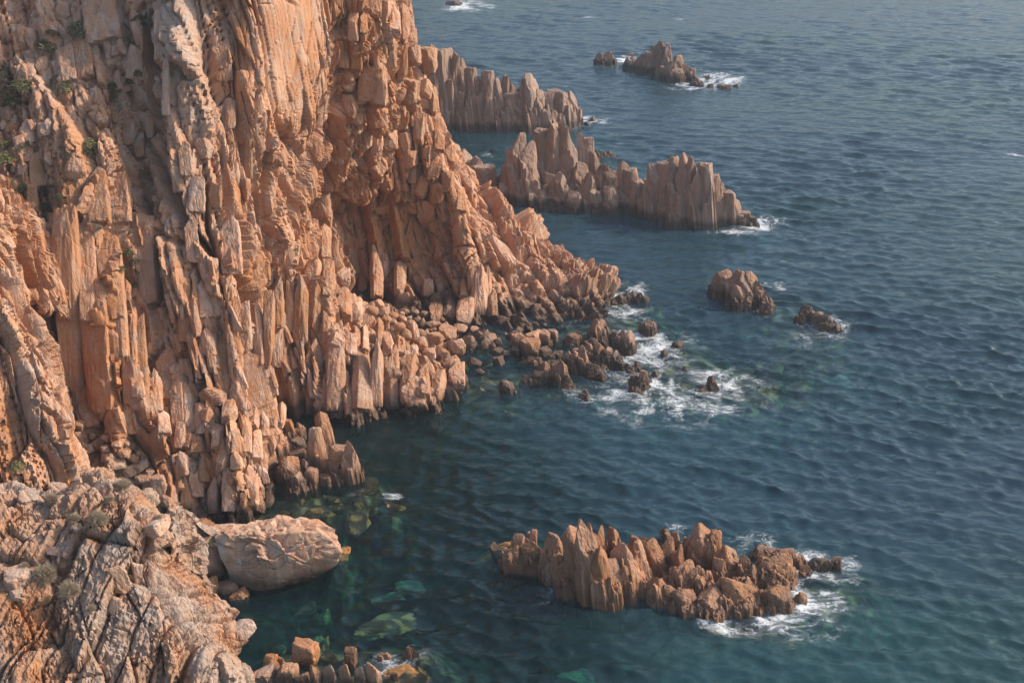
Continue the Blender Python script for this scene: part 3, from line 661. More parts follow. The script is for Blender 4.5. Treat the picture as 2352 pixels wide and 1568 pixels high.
shoal = [
 ('dark pronged rock in foam, farthest from shore of the shoal row', [(1060,470,532,50),(1092,445,537,62),(1122,450,532,42)], .55),
 ('stepped brown rock cluster with a flat tidal pool beside the point', [(770,450,592,80),(792,440,542,60),(822,480,562,52),(800,540,592,60),(742,530,592,52),(880,520,582,42)], .38),
 ('tight bundle of pointed rock blades right of the stepped cluster', [(930,510,642,80),(970,520,652,62),(992,570,642,42),(910,570,632,52)], .42),
 ('widest jagged brown reef in the shallows', [(590,640,732,60),(640,650,762,90),(682,620,772,62),(732,600,702,90),(782,600,712,82),(832,610,712,82),(882,640,717,72),(742,710,792,82),(702,690,772,62),(802,720,762,52),(612,700,752,62),(842,690,722,42)], .38),
 ('reef ending in one tall thin spike beside the deep bay', [(350,790,852,90),(402,760,842,62),(442,720,832,72),(492,740,832,72),(542,700,852,72),(572,780,857,62),(600,850,882,52)], .3),
 ('stubby lone rock at the edge of the deep bay', [(200,810,892,82),(215,850,902,60)], .28),
 ('small round-topped rock below the spiked reef', [(680,880,932,72),(700,895,930,40)], .3),
 ('grey pointed rock pair in the middle of the wide foam', [(1010,780,862,60),(1047,760,872,72),(1082,790,832,42),(1010,860,902,62)], .4),
 ('small tilted rock right of the grey pointed pair', [(1130,760,802,52)], .3),
 ('row of little dark stones between the widest reef and the grey pair', [(950,710,752,50),(1015,700,747,42),(972,730,772,42),(925,715,745,30)], .6),
 ('tiny lone brown stone in open shallows', [(1190,625,667,38)], .35),
 ('small dark rock with foam tail in the outer shallows', [(1275,570,617,62),(1300,590,612,40)], .6),
 ('tiny orange stone awash in the outer shallows', [(1310,730,757,42)], .2),
 ('upright dark rock in the brightest foam of the shoal', [(1490,790,872,62),(1512,830,892,62)], .5),
 ('low slanted rock beside the upright rock in the brightest foam', [(1440,860,897,72),(1410,855,870,40)], .35),
]
for lab, cols, dk in shoal:
    sea_rock('sea_rock', lab, 'rock', z6, cols, (.0, .1, min(.85, dk + .15)), 2 if len(cols) > 1 else 1, lean=-4)
for (x, t, b, w), lab in zip([(280,530,642,92),(350,570,682,112),(372,520,622,92),(430,520,612,92),(490,510,592,62),(612,540,612,82),(652,530,592,62),(150,670,722,62)],
     ['leftmost chunky boulder of the group below the point', 'largest chunky boulder of the group below the point, nearest the water', 'boulder wedged behind the largest chunky one below the point', 'squared boulder right of the largest chunky one below the point', 'slim boulder at the right end of the chunky group below the point', 'brown boulder on the wet orange ledge', 'pale boulder beside the one on the wet orange ledge', 'egg-shaped stone alone in the brown shallows']):
    sea_rock('boulder', lab, 'boulder', z6, [(x, t, b, w)], (.1, 0, .15), 0, kinds=('block',))
sea_rock('sea_rock', 'line of low grey rocks trailing from the point into the foam', 'rock', z6, [(860,300,342,60),(912,280,335,60),(960,270,322,60),(1002,265,315,55),(1050,270,332,55),(1075,285,325,40)], (0, .2, .45), 2)
sea_rock('rock_cluster', 'cluster of upright slabs standing in dark water under the cliff', 'rock cluster', z5, [(790,210,480,135),(900,170,340,82),(990,180,310,65),(1190,120,425,95,-50),(1130,250,545,105,-45),(950,290,385,110),(890,450,645,140),(960,580,722,120),(1030,480,605,65),(1070,550,692,82),(1180,490,605,100),(1180,590,672,90),(1250,560,662,62),(1290,390,615,125),(1390,360,645,100),(1430,480,575,60),(1330,560,645,80),(960,400,490,110)],
   (.08, 0, .15), 1, kinds=('column', 'block', 'column'), lean=-10)
z9 = zoomer(900, 2350, 1900, 2352)
for (x, t, b, w), lab, tn, kd in zip([(370,770,960,200),(565,750,950,195),(730,830,970,110),(850,740,985,100),(985,745,990,150),(1150,745,990,140),(1275,760,990,115),(1395,740,990,150),(1180,570,745,115)],
    ['pale cracked boulder at the photo bottom, touching the crusty ridge', 'pale rounded boulder with a white streak at the photo bottom', 'small brown boulder between pale ones at the photo bottom', 'narrow upright pale rock at the photo bottom', 'double-topped pale fin at the photo bottom', 'pale fin with a rounded shoulder at the photo bottom', 'slim pale fin at the photo bottom', 'broad pale fin beside the foaming ledge at the photo bottom', 'pointed rock standing in water above the pale fins'],
    [(.05, .1, .0)] * 8 + [(.2, 0, .1)], ['block', 'block', 'block', 'column', 'spire', 'spire', 'spire', 'column', 'column']):
    sea_rock('shore_rock', lab, 'rock', z9, [(x, t, b, w)], tn, 0, kinds=(kd,))
sea_rock('boulder', 'large wet bright orange boulder half sunk near the crusty ridge', 'boulder', z9, [(745,540,735,230)], (.9, 0, .05), 0, kinds=('block',))
sea_rock('boulder', 'wet orange boulder hugging the crusty ridge', 'boulder', z9, [(425,640,770,140)], (1, 0, .0), 0, kinds=('block',))
sea_rock('boulder', 'small wet orange stone beside the one hugging the crusty ridge', 'boulder', z9, [(515,650,735,75)], (1, 0, .1), 0, kinds=('block',))
sea_rock('sea_rock', 'ribbed fan-shaped rock on the foaming orange ledge', 'rock', z9, [(1700,590,665,50),(1735,560,668,60),(1775,575,668,50),(1810,600,672,45)], (.2, 0, .25), 1)
sea_rock('sea_rock', 'low brown rock at the left of the foaming orange ledge', 'rock', z9, [(1510,610,675,80),(1460,630,690,50)], (.4, 0, .2), 1, kinds=('block',))
sea_rock('sea_rock', 'dark stub poking out of foam on the orange ledge', 'rock', z9, [(1590,800,845,60)], (.3, 0, .5), 0, kinds=('block',))

# the big pale boulder and the stones round it
def big_boulder():
    import bmesh
    Y0 = water(590, 1357)[1]
    pts = [(488,1204,3.4),(560,1194,3.7),(700,1189,3.7),(728,1196,3.3),(778,1232,2.2),(486,1228,1.7),(600,1226,1.0),(735,1222,1.2),(500,1268,.8),(600,1285,.15),(690,1296,.1),(788,1268,.9),(528,1335,.35),(560,1349,.1),(592,1357,0),(640,1346,.05),(700,1318,.45),(770,1300,1.0)]
    P = [at(x, y, Y0 + d) for x, y, d in pts]
    P += [P[0] + np.array([.2, 1.2, -2.5]), P[2] + np.array([0, 1.5, -2.5]), P[4] + np.array([-.3, 1.2, -2.5]), P[14] + np.array([0, 1.2, -1.8]), P[12] + np.array([.4, 1, -1.6]), P[16] + np.array([0, 1, -1.5])]
    c = np.mean(P, 0)
    bm = bmesh.new()
    for p in P: bm.verts.new(tuple(p - c))
    bmesh.ops.convex_hull(bm, input=bm.verts); bm.normal_update()
    n = np.array([f.normal[:] for f in bm.faces]); d = np.array([f.normal.dot(f.verts[0].co) for f in bm.faces]); bm.free()
    sg = np.sign(d); n = n * sg[:, None]; d = np.abs(d)
    V, F = ICO[6]; V2 = V * np.array([4.4, 2.4, 2.0]); V2 /= np.linalg.norm(V2, axis=1)[:, None]
    r = (np.maximum(V2 @ n.T / d, 0) ** 50).sum(1) ** (-1 / 50.); X = V2 * r[:, None]
    w3 = .35 * np.stack([fbm(X * .8 + 5 * k, 3, 5 + k) for k in range(3)], 1)
    h, e = worley(X * .48 + w3, 8, 1.2); h2, e2 = worley(X * 1.0 + w3, 18, 1.2)
    top = smooth(.55, 1.1, X[:, 2])
    k = .035 * h - .09 * np.exp(-(e / .035) ** 2) + .10 * fbm(X * .5, 3, 3) + .03 * fbm(X * 3, 3, 4) + top * (.22 * h2 - .14 * np.exp(-(e2 / .07) ** 2))
    X = X + (X / np.linalg.norm(X, axis=1)[:, None]) * k[:, None]
    return mesh_np('great_boulder', X, F, False, np.tile(np.array([[0.0, .25, 0.05]], np.float32), (len(X), 1)), np.full(len(X), .4)), c
bb_me, bb_c = big_boulder(); bb_me.materials.append(MAT_FACE)
bb = link('great_boulder', bb_me); bb.location = bb_c; bb.color = (0, .5, 0, .45)
tag(bb, 'huge smooth pale pink boulder lying in the water below the cliff', 'boulder')
for (x, t, b, w), lab, tn, kd in zip([(120,1000,1120,270),(250,1190,1400,230),(240,1415,1540,150),(400,1435,1510,150),(490,1510,1565,130),(60,960,1040,90)],
    ['flat orange boulder wedged between the ridge and the huge pale boulder', 'large shaded brown boulder between the ridge and the huge pale boulder', 'rounded orange stone under the left foot of the huge pale boulder', 'low dark stone under the huge pale boulder', 'small orange stone at the waterline below the huge pale boulder', 'hollowed tan stone behind the flat orange boulder'],
    [(.5, 0, 0), (.4, 0, .1), (.7, 0, 0), (.4, 0, .4), (.6, 0, .1), (.2, .1, 0)], ['block', 'boulder', 'block', 'block', 'block', 'boulder']):
    sea_rock('boulder', lab, 'boulder', z5, [(x, t, b, w)], tn, 0, kinds=(kd,), lean=0)

# boulder beach of the cove, and the rubble gully
def lay(name, kind, x, y, w, h, zf, label, cat, tone=(0, 0, 0), group=None, flat=.7, fY=face_Y):
    px_, py_, k = zf(x, y); Y = fY(px_, py_) - .2; c = at(px_, py_, Y); m = np.linalg.norm(c - np.array([0, 0, CAM_Z])) / FPX * k
    if c[2] < 0.1: c = water(px_, py_, .15)
    o = place(name, kind, c, (w * m, w * m * RNG.uniform(.7, 1), h * m), (RNG.normal(0, .15), RNG.normal(0, .15), 1), RNG.uniform(-1, 1), tone)
    return tag(o, label, cat, group)
for (x, y, w, h) in [(930,690,85,75),(1000,715,75,60),(860,690,85,70),(1150,640,60,55),(1182,670,55,50),(1222,710,70,55),(1160,705,55,55),(1125,690,45,45),(1085,690,50,45),(1060,705,40,40),(1060,750,70,60),(1110,740,50,45),(1165,750,60,50),(1205,770,60,60),(1130,790,90,80),(960,750,70,60),(900,640,80,70),(845,650,60,60),(1050,800,70,70),(1090,850,90,80),(1000,760,60,50),(1180,640,50,60)]:
    lay('boulder', 'boulder', x, y, w, h, z4, 'rounded pale boulder heaped on the cove beach below the hollow', 'boulder', (0, .1, 0), 'boulders of the cove beach')
for (x, y, w, h), lab in zip([(1280,775,110,45),(1350,747,50,36),(1360,797,90,36),(1460,812,120,45),(1560,815,90,45),(1672,868,140,45),(1270,808,80,30)],
    ['flat reddish slab boulder at the edge of the rock pool, nearest the beach', 'small round stone at the back of the rock pool', 'low orange stone awash in the middle of the rock pool', 'long flat orange stone awash in the rock pool', 'slanting orange stone between pool and upright rocks', 'long flat tan boulder lying in the water at the mouth of the pool', 'thin orange stone sunk in the pool near the beach']):
    lay('boulder', 'boulder', x, y, w, h, z4, lab, 'boulder', (.45, .1, .05))
for (x, y, w, h), lab, kd in zip([(1370,850,120,110),(1205,915,170,110),(1300,880,100,80),(1450,945,100,90),(1540,915,110,130),(1565,1045,100,70),(1605,1108,70,40),(1650,920,60,45),(1340,990,120,90),(1410,1050,110,80),(1140,960,90,80),(1250,990,90,90)],
    ['angular pale boulder at the pool mouth', 'largest smooth pale boulder above the toe of the slabs', 'pale boulder between the largest smooth one and the pool mouth', 'squat pale boulder by the brown shallows', 'ridged upright boulder at the seaward end of the toe', 'striped rounded boulder standing in brown shallows', 'small white-washed stone below the striped boulder', 'small light stone beside the ridged upright boulder', 'rounded boulder on the slope of the toe, under the squat one', 'pale lumpy boulder low on the toe', 'lumpy boulder left of the toe crest', 'pale block on the crest of the toe'], ['block', 'boulder', 'block', 'block', 'column', 'boulder', 'boulder', 'boulder', 'block', 'block', 'boulder', 'block']):
    lay('boulder', kd, x, y, w, h, z4, lab, 'boulder', (0, .05, .05))
for _ in range(70):
    x, y = RNG.uniform(1105, 1400), RNG.uniform(725, 870)
    if y > 760 + .42 * (x - 1105) + 40 or y < 735 + .10 * (x - 1105): continue
    w = RNG.uniform(9, 26); b0_ = water(x, y); m_ = np.linalg.norm(b0_ - np.array([0, 0, CAM_Z])) / FPX
    o = place('shelf_rock', 'block' if RNG.random() < .7 else 'column', (b0_[0], b0_[1], RNG.uniform(-.1, .3)), (w * m_, w * m_ * RNG.uniform(.7, 1.1), w * m_ * RNG.uniform(.7, 1.3)), (RNG.normal(-.1, .25), RNG.normal(0, .25), 1), RNG.uniform(-1, 1), (.1, .05, .15))
    tag(o, 'low angular rock of the broken shelf between the cliff toe and the shoal', 'rock', 'broken shelf rocks')
print('sea rocks', time.time() - T0, len(bpy.data.objects))
z0_ = zoomer(0, 0, 4096, 2352)
gully = [(265,1062,44,22),(300,1080,34,26),(318,1072,30,20),(330,1100,40,26),(345,1120,30,36),(365,1118,34,50),(285,1040,36,18),(250,1050,34,18),(240,1030,22,14),(305,1050,24,14),(225,1022,26,18),(205,1030,20,14),(330,1065,20,16),(268,1022,20,14),(192,1022,16,12),(345,1085,18,14),(380,1150,26,30),(355,1150,30,26),(310,1105,22,16),(180,975,26,16),(176,1000,18,14),(212,1000,16,12),(240,1005,20,12),(290,1018,14,10),(320,1040,14,10),(395,1175,20,18),(160,990,18,12)]
for (x, y, w, h) in gully:
    lay('rubble_block', 'block', x, y, w, h, z0_, 'loose angular pale block in the rubble gully behind the crusty ridge', 'rock', (0, .25, 0), 'rubble blocks of the gully')
ZC = zoomer(0, 1750, 1100, 1758)
_fx, _fy, _ = project(PF); _fk = (_fx > -60) & (_fx < 640) & (_fy > 1020) & (_fy < 1620)
_fp, _fq, _fY = _fx[_fk], _fy[_fk], PF[_fk][:, 1]
def ridge_Y(px_, py_):
    d = (_fp - px_) ** 2 + (_fq - py_) ** 2; i = np.argsort(d)[:12]; return float(_fY[i].min())
for (x, y, w, h), lab in zip([(990,560,180,90),(330,720,130,40),(380,330,130,40),(180,380,120,50),(500,580,60,50),(760,900,110,180),(740,1080,80,150),(880,870,60,160),(1540,1220,170,70),(110,900,150,110),(750,540,80,80),(560,1110,50,30),(150,760,30,18),(120,1000,120,70)],
     ['pale orange slab lying on the edge of the crusty ridge', 'flat thin slab lying across the crusty ridge', 'flat orange plate near the crest of the crusty ridge', 'brown pitted stone near the crest of the crusty ridge', 'small pinkish stone under the middle bush of the ridge', 'grey block beside the dark cleft of the ridge', 'tapered slab inside the dark cleft of the ridge', 'thin slab leaning over the dark cleft of the ridge', 'grey capstone on the outer tip of the ridge', 'grey knobbly stone left of the lower round bush', 'orange rough block right of the middle bush', 'tiny orange chip below the lower bush', 'tiny white stone near the lower round bush', 'knobbly grey block under the lower round bush']):
    o = lay('ridge_stone', 'block', x, y, w, h, ZC, lab, 'rock', (.35 if 'orange' in lab else .05, .5, 0), fY=lambda a, b: ridge_Y(a, b) + .25)

# ------------------------------------------------------------------ sea floor, sea, foam
SHORE = [PC[np.abs(PC[:, 2]) < .35][::40][:, :2], PB[np.abs(PB[:, 2]) < .3][::40][:, :2]]
for o in bpy.data.objects:
    if o.type == 'MESH' and o.name.split('.')[0] in ('rock_column', 'sea_rock', 'boulder', 'shore_rock', 'great_boulder'):
        mw = o.matrix_world if o.parent is None else Matrix.Translation(o.parent.location) @ o.matrix_basis
        p = mw.translation
        if p.z < 6 and (o.parent is None or o.parent.name != 'cliff'): SHORE.append(np.array([[p.x, p.y]]))
SHORE = np.concatenate(SHORE).astype(np.float32)
GX, GY = np.arange(-80, 140, 1.0), np.arange(36, 270, 1.0)
gx, gy = np.meshgrid(GX, GY, indexing='ij')
D = np.full(gx.shape, 1e9, np.float32)
for k in range(0, len(SHORE), 64):
    sh = SHORE[k:k + 64]
    D = np.minimum(D, ((gx[..., None] - sh[:, 0]) ** 2 + (gy[..., None] - sh[:, 1]) ** 2).min(-1))
D = np.sqrt(D)
def sample(Fd, x, y):
    u = np.clip(x - GX[0], 0, len(GX) - 1.001); v = np.clip(y - GY[0], 0, len(GY) - 1.001); i = u.astype(int); j = v.astype(int); a = u - i; b = v - j
    return Fd[i, j] * (1 - a) * (1 - b) + Fd[i + 1, j] * a * (1 - b) + Fd[i, j + 1] * (1 - a) * b + Fd[i + 1, j + 1] * a * b
def ell(blobs, x, y, grow=1.0):
    P = np.stack([x, y, np.zeros_like(x)], -1); ppx, ppy, dep = project(P)
    t = np.zeros(x.shape, np.float32)
    for (cx, cy, rx, ry, w) in blobs:
        t = np.maximum(t, w * np.exp(-(((ppx - cx) / (rx * grow)) ** 2 + ((ppy - cy) / (ry * grow)) ** 2) ** 1.4))
    return np.where(dep > 1, t, 0)
SHALLOW = [(1380,780,230,110,1),(1560,860,200,80,.95),(1720,880,170,60,.9),(1850,830,120,50,.72),(1250,860,120,50,.85),(1120,880,60,40,.9),(700,1150,110,40,.9),(830,1110,60,40,.85),(900,1160,50,20,.8),(640,1190,160,25,.9),(1900,1360,140,60,.8),(1700,1440,170,25,.9),(1160,1250,60,25,.9),
           (800,1500,220,50,.7),(930,1530,70,40,.95),(1840,750,120,40,.7),(1420,690,90,50,.95),(1780,690,90,30,.6),(760,1250,60,60,.7),(480,1230,80,80,.9),(1120,760,90,40,.9),(2000,1360,60,30,.6)]
bx, by = np.meshgrid(np.arange(-80, 140, .75), np.arange(36, 270, .75), indexing='ij')
dist = sample(D, bx, by)
zb = -np.minimum(0.8 + dist * .5, 9.0 + .02 * dist)
sh = ell(SHALLOW, bx, by); zb = zb * (1 - sh) + (-0.42) * sh
pb = np.stack([bx.ravel(), by.ravel(), np.zeros(bx.size)], 1)
zb = np.minimum(zb + (.5 * fbm(pb * .35, 4, 5) + .22 * fbm(pb * 1.1, 3, 6)).reshape(bx.shape) * np.clip(-zb * .7, .35, 2), -.12)
bed_V = np.stack([bx, by, zb], -1).reshape(-1, 3)
m, nt, N, L = nodes_of('sea_floor_rock_and_sand')
out = N('ShaderNodeOutputMaterial'); b_ = N('ShaderNodeBsdfPrincipled'); L(b_.outputs[0], out.inputs[0]); g_ = N('ShaderNodeNewGeometry')
t1 = N('ShaderNodeTexNoise'); t1.inputs['Scale'].default_value = .9; t1.inputs['Detail'].default_value = 5; L(g_.outputs['Position'], t1.inputs['Vector'])
r1 = N('ShaderNodeValToRGB'); r1.color_ramp.elements[0].position = .4; r1.color_ramp.elements[0].color = (.03, .028, .016, 1); r1.color_ramp.elements[1].position = .66; r1.color_ramp.elements[1].color = (.36, .19, .07, 1)
L(t1.outputs['Fac'], r1.inputs[0]); sa_ = N('ShaderNodeAttribute'); sa_.attribute_name = 'tone'; sx3 = N('ShaderNodeMix'); sx3.data_type = 'RGBA'; sx3.inputs[6].default_value = (.02, .022, .014, 1)
L(sa_.outputs['Fac'], sx3.inputs[0]); L(r1.outputs[0], sx3.inputs[7]); L(sx3.outputs[2], b_.inputs['Base Color']); b_.inputs['Roughness'].default_value = .95
bed = link('seabed', mesh_np('seabed', bed_V, grid_faces(*bx.shape), False, np.repeat(np.clip(sh.ravel() * 1.3 + .12, 0, 1)[:, None], 3, 1)), m); tag(bed, 'dim rocky sea floor seen through the shallows', 'sea floor', kind='structure')
# deep floor beyond
far_bed = link('deep_seabed', mesh_np('deep_seabed', np.array([[-6000, -200, -14], [6000, -200, -14], [6000, 9000, -14], [-6000, 9000, -14]], float), np.array([[0, 1, 2, 3]])), m)
tag(far_bed, 'deep dark sea floor under open water', 'sea floor', kind='structure')

FOAM = [(1880,1370,70,60,1),(1740,1425,130,28,.9),(1620,1405,70,18,.65),(1850,1300,50,35,.8),(1720,1240,60,26,.6),(1930,1340,50,40,.65),(1260,1372,50,22,.42),(1520,1215,60,14,.5),(1960,1290,40,14,.5),(1150,1245,40,14,.3),(1840,1440,100,30,.55),
 (1550,905,210,52,.85),(1650,880,60,30,1),(1480,830,60,36,.6),(1500,790,40,22,.95),(1430,720,60,22,.7),(1440,770,60,13,.9),(1560,800,60,36,.5),(1400,680,60,22,.8),(1450,665,40,18,.75),(1540,960,120,30,.52),(1900,752,60,26,.65),(1880,775,90,26,.42),(1790,655,50,11,.75),(1765,715,40,9,.55),
 (1740,512,60,16,.95),(1680,535,60,9,.8),(1355,277,40,11,.75),(1310,292,30,6,.65),(1650,183,60,14,.95),(1605,198,70,10,.85),(1430,137,40,9,.85),(1412,150,30,6,.6),(1390,152,26,4,.6),(1075,15,50,13,.95),(1040,12,30,7,.8),(1110,357,22,7,.85),(2330,357,26,5,.9),
 (890,1138,30,8,.9),(860,1130,60,14,.4),(895,1525,50,26,.55),(960,1500,40,20,.45),(770,1275,22,18,.6),(680,1240,30,8,.3),(700,1165,80,20,.3),(1320,900,60,20,.35),(1020,900,30,10,.3),(820,955,90,8,.28),(560,1380,30,12,.3),(1350,40,25,3,.5),(1560,45,18,2.5,.5),(1720,75,20,3,.5),(2030,110,25,3,.45),(1930,60,16,2.5,.45),(2230,215,20,3,.4),(1350,610,30,10,.2),(1500,600,20,6,.3),(2100,680,18,4,.35),(1880,930,30,8,.3),(2000,420,20,3,.4)]
rows_py = np.arange(1800, -70, -2.05)
Yr = [28.0]
Yr += [float(water(1176, p)[1]) for p in rows_py]
Yr += list(np.geomspace(Yr[-1] * 1.03, 8000, 34))
Yr = np.array(sorted(Yr))
tn_ = np.concatenate([[-4, -2, -1.2, -.85], np.linspace(-.70, .70, 470), [.85, 1.2, 2, 4]])
sx = Yr[:, None] * tn_[None, :]; sy = np.repeat(Yr[:, None], len(tn_), 1)
spc = np.maximum(np.gradient(Yr)[:, None] * 1.0, Yr[:, None] * .0030) * np.ones_like(sx)
rw = np.random.default_rng(12)
sz = np.zeros_like(sx); ox = np.zeros_like(sx); oy = np.zeros_like(sx)
P2 = np.stack([sx.ravel(), sy.ravel(), 0 * sx.ravel()], 1)
gust = 1 + .9 * fbm(P2 * np.array([.03, .06, 1]), 3, 31).reshape(sx.shape)
ppx, ppy, _ = project(np.stack([sx, sy, 0 * sx], -1))
calm = 1 - .30 * np.exp(-((ppx - 850) / 260) ** 2 - ((ppy - 1150) / 330) ** 2) - .35 * np.exp(-((ppx - 1350) / 200) ** 2 - ((ppy - 560) / 90) ** 2)
base_ang = math.atan2(-.93, -.37)
NW = 72
patch = [1 + .8 * fbm(P2 * np.array([.10, .16, 1]) + 90 * q, 3, 61 + q).reshape(sx.shape) for q in range(5)]
for k in range(NW):
    lam = .6 * (9 / .6) ** (k / (NW - 1)) * rw.uniform(.9, 1.1); kk = 6.2832 / lam
    an = base_ang + rw.normal(0, .42 if lam > 1.6 else .75); dx_, dy_ = math.cos(an), math.sin(an)
    sl = .066 * math.exp(-(math.log(lam / 1.4) / 1.05) ** 2)
    a_ = sl / kk * smooth(1.8, 3.2, lam / spc) * gust * patch[k % 5] * (calm if lam > 1.2 else np.maximum(calm, .75))
    ph = kk * (sx * dx_ + sy * dy_) + rw.uniform(0, 6.28)
    sz += a_ * np.cos(ph); q = a_ * 0.85 * np.sin(ph); ox -= dx_ * q; oy -= dy_ * q
sea_V = np.stack([sx + ox, sy + oy, sz], -1).reshape(-1, 3)
foam = ell(FOAM, sx, sy, 1.3); dsh = sample(D, sx, sy)
expo = np.clip(smooth(1000, 1500, ppx), 0, 1) * .35
foam = np.maximum(foam, np.where((sx > -79) & (sx < 138) & (sy < 268), expo * np.exp(-dsh / 1.3), 0)).astype(np.float32)
crest = smooth(1.9, 3.0, sz / (sz.std() + 1e-6)) * .30
foam = np.maximum(foam, crest.astype(np.float32) * smooth(80, 140, sy))
nr, nc = sx.shape
F_ = grid_faces(nr, nc)
edge = np.concatenate([np.arange(nc), np.arange(1, nr) * nc + nc - 1, (nr - 1) * nc + np.arange(nc - 2, -1, -1), np.arange(nr - 2, 0, -1) * nc])
low = sea_V[edge].copy(); low[:, 2] = -40; n0 = len(sea_V); ne = len(edge)
skirt = np.stack([edge, np.roll(edge, -1), n0 + np.roll(np.arange(ne), -1), n0 + np.arange(ne)], 1)
cen = n0 + ne; V_all = np.concatenate([sea_V, low, [[0, 2000, -40.0]]])
fan = np.stack([n0 + np.arange(ne), n0 + np.roll(np.arange(ne), -1), np.full(ne, cen), np.full(ne, cen)], 1)
me = bpy.data.meshes.new('sea')
Q4 = np.concatenate([F_[:, ::-1], skirt]); T3 = fan[:, :3]
lv = np.concatenate([Q4.ravel(), T3.ravel()]).astype(np.int32); tot = np.concatenate([np.full(len(Q4), 4), np.full(len(T3), 3)]).astype(np.int32)
me.vertices.add(len(V_all)); me.vertices.foreach_set('co', V_all.astype(np.float32).ravel())
me.loops.add(len(lv)); me.loops.foreach_set('vertex_index', lv)
me.polygons.add(len(tot)); me.polygons.foreach_set('loop_start', np.concatenate([[0], np.cumsum(tot)[:-1]]).astype(np.int32)); me.polygons.foreach_set('loop_total', tot)
me.polygons.foreach_set('use_smooth', np.concatenate([np.ones(len(F_), bool), np.zeros(len(tot) - len(F_), bool)]))
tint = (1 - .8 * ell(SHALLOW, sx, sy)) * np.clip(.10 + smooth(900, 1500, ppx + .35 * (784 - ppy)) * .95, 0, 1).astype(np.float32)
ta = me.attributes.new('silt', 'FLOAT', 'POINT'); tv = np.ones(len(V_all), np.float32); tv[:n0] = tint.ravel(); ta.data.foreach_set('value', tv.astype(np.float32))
fa = me.attributes.new('foam', 'FLOAT', 'POINT'); fv = np.zeros(len(V_all), np.float32); fv[:n0] = foam.ravel(); fa.data.foreach_set('value', fv)
me.update(calc_edges=True)
m, nt, N, L = nodes_of('sea_water')
out = N('ShaderNodeOutputMaterial'); g_ = N('ShaderNodeNewGeometry')
def nz(scale, det, rough=.5, vec=None, dist=0.):
    t = N('ShaderNodeTexNoise'); t.inputs['Scale'].default_value = scale; t.inputs['Detail'].default_value = det; t.inputs['Roughness'].default_value = rough; t.inputs['Distortion'].default_value = dist
    L(vec or g_.outputs['Position'], t.inputs['Vector']); return t.outputs['Fac']
def mr(v, a, b, lo=0., hi=1.):
    r = N('ShaderNodeMapRange'); r.inputs[1].default_value = a; r.inputs[2].default_value = b; r.inputs[3].default_value = lo; r.inputs[4].default_value = hi; L(v, r.inputs[0]); return r.outputs[0]
def mt(op, x, y):
    t = N('ShaderNodeMath'); t.operation = op
    for k, v in enumerate((x, y)):
        if isinstance(v, (int, float)): t.inputs[k].default_value = v
        else: L(v, t.inputs[k])
    return t.outputs[0]
mp = N('ShaderNodeMapping'); mp.inputs['Rotation'].default_value = (0, 0, R(-20)); mp.inputs['Scale'].default_value = (.42, 1.0, 1.0); L(g_.outputs['Position'], mp.inputs[0])
bump = N('ShaderNodeBump'); bump.inputs['Strength'].default_value = .7; bump.inputs['Distance'].default_value = .26; L(nz(1.25, 2.0, .6, mp.outputs[0], .4), bump.inputs['Height'])
tr = N('ShaderNodeBsdfTransparent'); tr.inputs[0].default_value = (.90, .95, .95, 1)
df = N('ShaderNodeBsdfDiffuse'); L(bump.outputs[0], df.inputs['Normal'])
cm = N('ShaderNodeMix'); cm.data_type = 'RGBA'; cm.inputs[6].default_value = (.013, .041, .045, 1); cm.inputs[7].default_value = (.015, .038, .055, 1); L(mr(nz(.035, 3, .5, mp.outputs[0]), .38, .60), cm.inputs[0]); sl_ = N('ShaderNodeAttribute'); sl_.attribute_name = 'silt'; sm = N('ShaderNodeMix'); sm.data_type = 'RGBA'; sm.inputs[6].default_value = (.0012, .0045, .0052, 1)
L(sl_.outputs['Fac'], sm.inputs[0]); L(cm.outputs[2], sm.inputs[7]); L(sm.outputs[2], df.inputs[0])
ad = N('ShaderNodeAddShader'); L(tr.outputs[0], ad.inputs[0]); L(df.outputs[0], ad.inputs[1])
gl = N('ShaderNodeBsdfGlossy'); gl.inputs['Roughness'].default_value = .08; L(bump.outputs[0], gl.inputs['Normal'])
fr_ = N('ShaderNodeFresnel'); fr_.inputs['IOR'].default_value = 1.333; L(bump.outputs[0], fr_.inputs['Normal'])
wmix = N('ShaderNodeMixShader'); L(fr_.outputs[0], wmix.inputs[0]); L(ad.outputs[0], wmix.inputs[1]); L(gl.outputs[0], wmix.inputs[2])
fo = N('ShaderNodeBsdfDiffuse'); fo.inputs[0].default_value = (.66, .68, .68, 1)
fat0 = N('ShaderNodeAttribute'); fat0.attribute_name = 'foam'
class _A: pass
fat = _A(); fat.outputs = {'Fac': mt('MULTIPLY', fat0.outputs['Fac'], mr(nz(.22, 4, .6, None, 1.0), .36, .62, .25, 1.15))}
rid = mt('SUBTRACT', 1.0, mt('ABSOLUTE', mt('MULTIPLY_ADD', nz(.75, 5, .62, mp.outputs[0], 1.2), 2.0), 0)) if False else None
n1 = nz(.8, 5, .62, mp.outputs[0], 1.3); lace = mt('SUBTRACT', 1.0, mt('MULTIPLY', mt('ABSOLUTE', mt('SUBTRACT', n1, .5), 0), 7.0))
n2 = nz(2.6, 4, .65, None, .8); lace2 = mt('SUBTRACT', 1.0, mt('MULTIPLY', mt('ABSOLUTE', mt('SUBTRACT', n2, .5), 0), 6.0))
pat = mt('ADD', mt('MULTIPLY', lace, .55), mt('MULTIPLY', lace2, .45))
fm = mr(mt('ADD', pat, mt('MULTIPLY', fat.outputs['Fac'], 1.2)), 1.15, 1.8)
fm = mt('MULTIPLY', fm, mr(fat.outputs['Fac'], .03, .25))
fm = mt('MAXIMUM', mt('MULTIPLY', fm, .85), mr(mt('ADD', fat.outputs['Fac'], mt('MULTIPLY', n2, .5)), .6, 1.4, 0., .42))
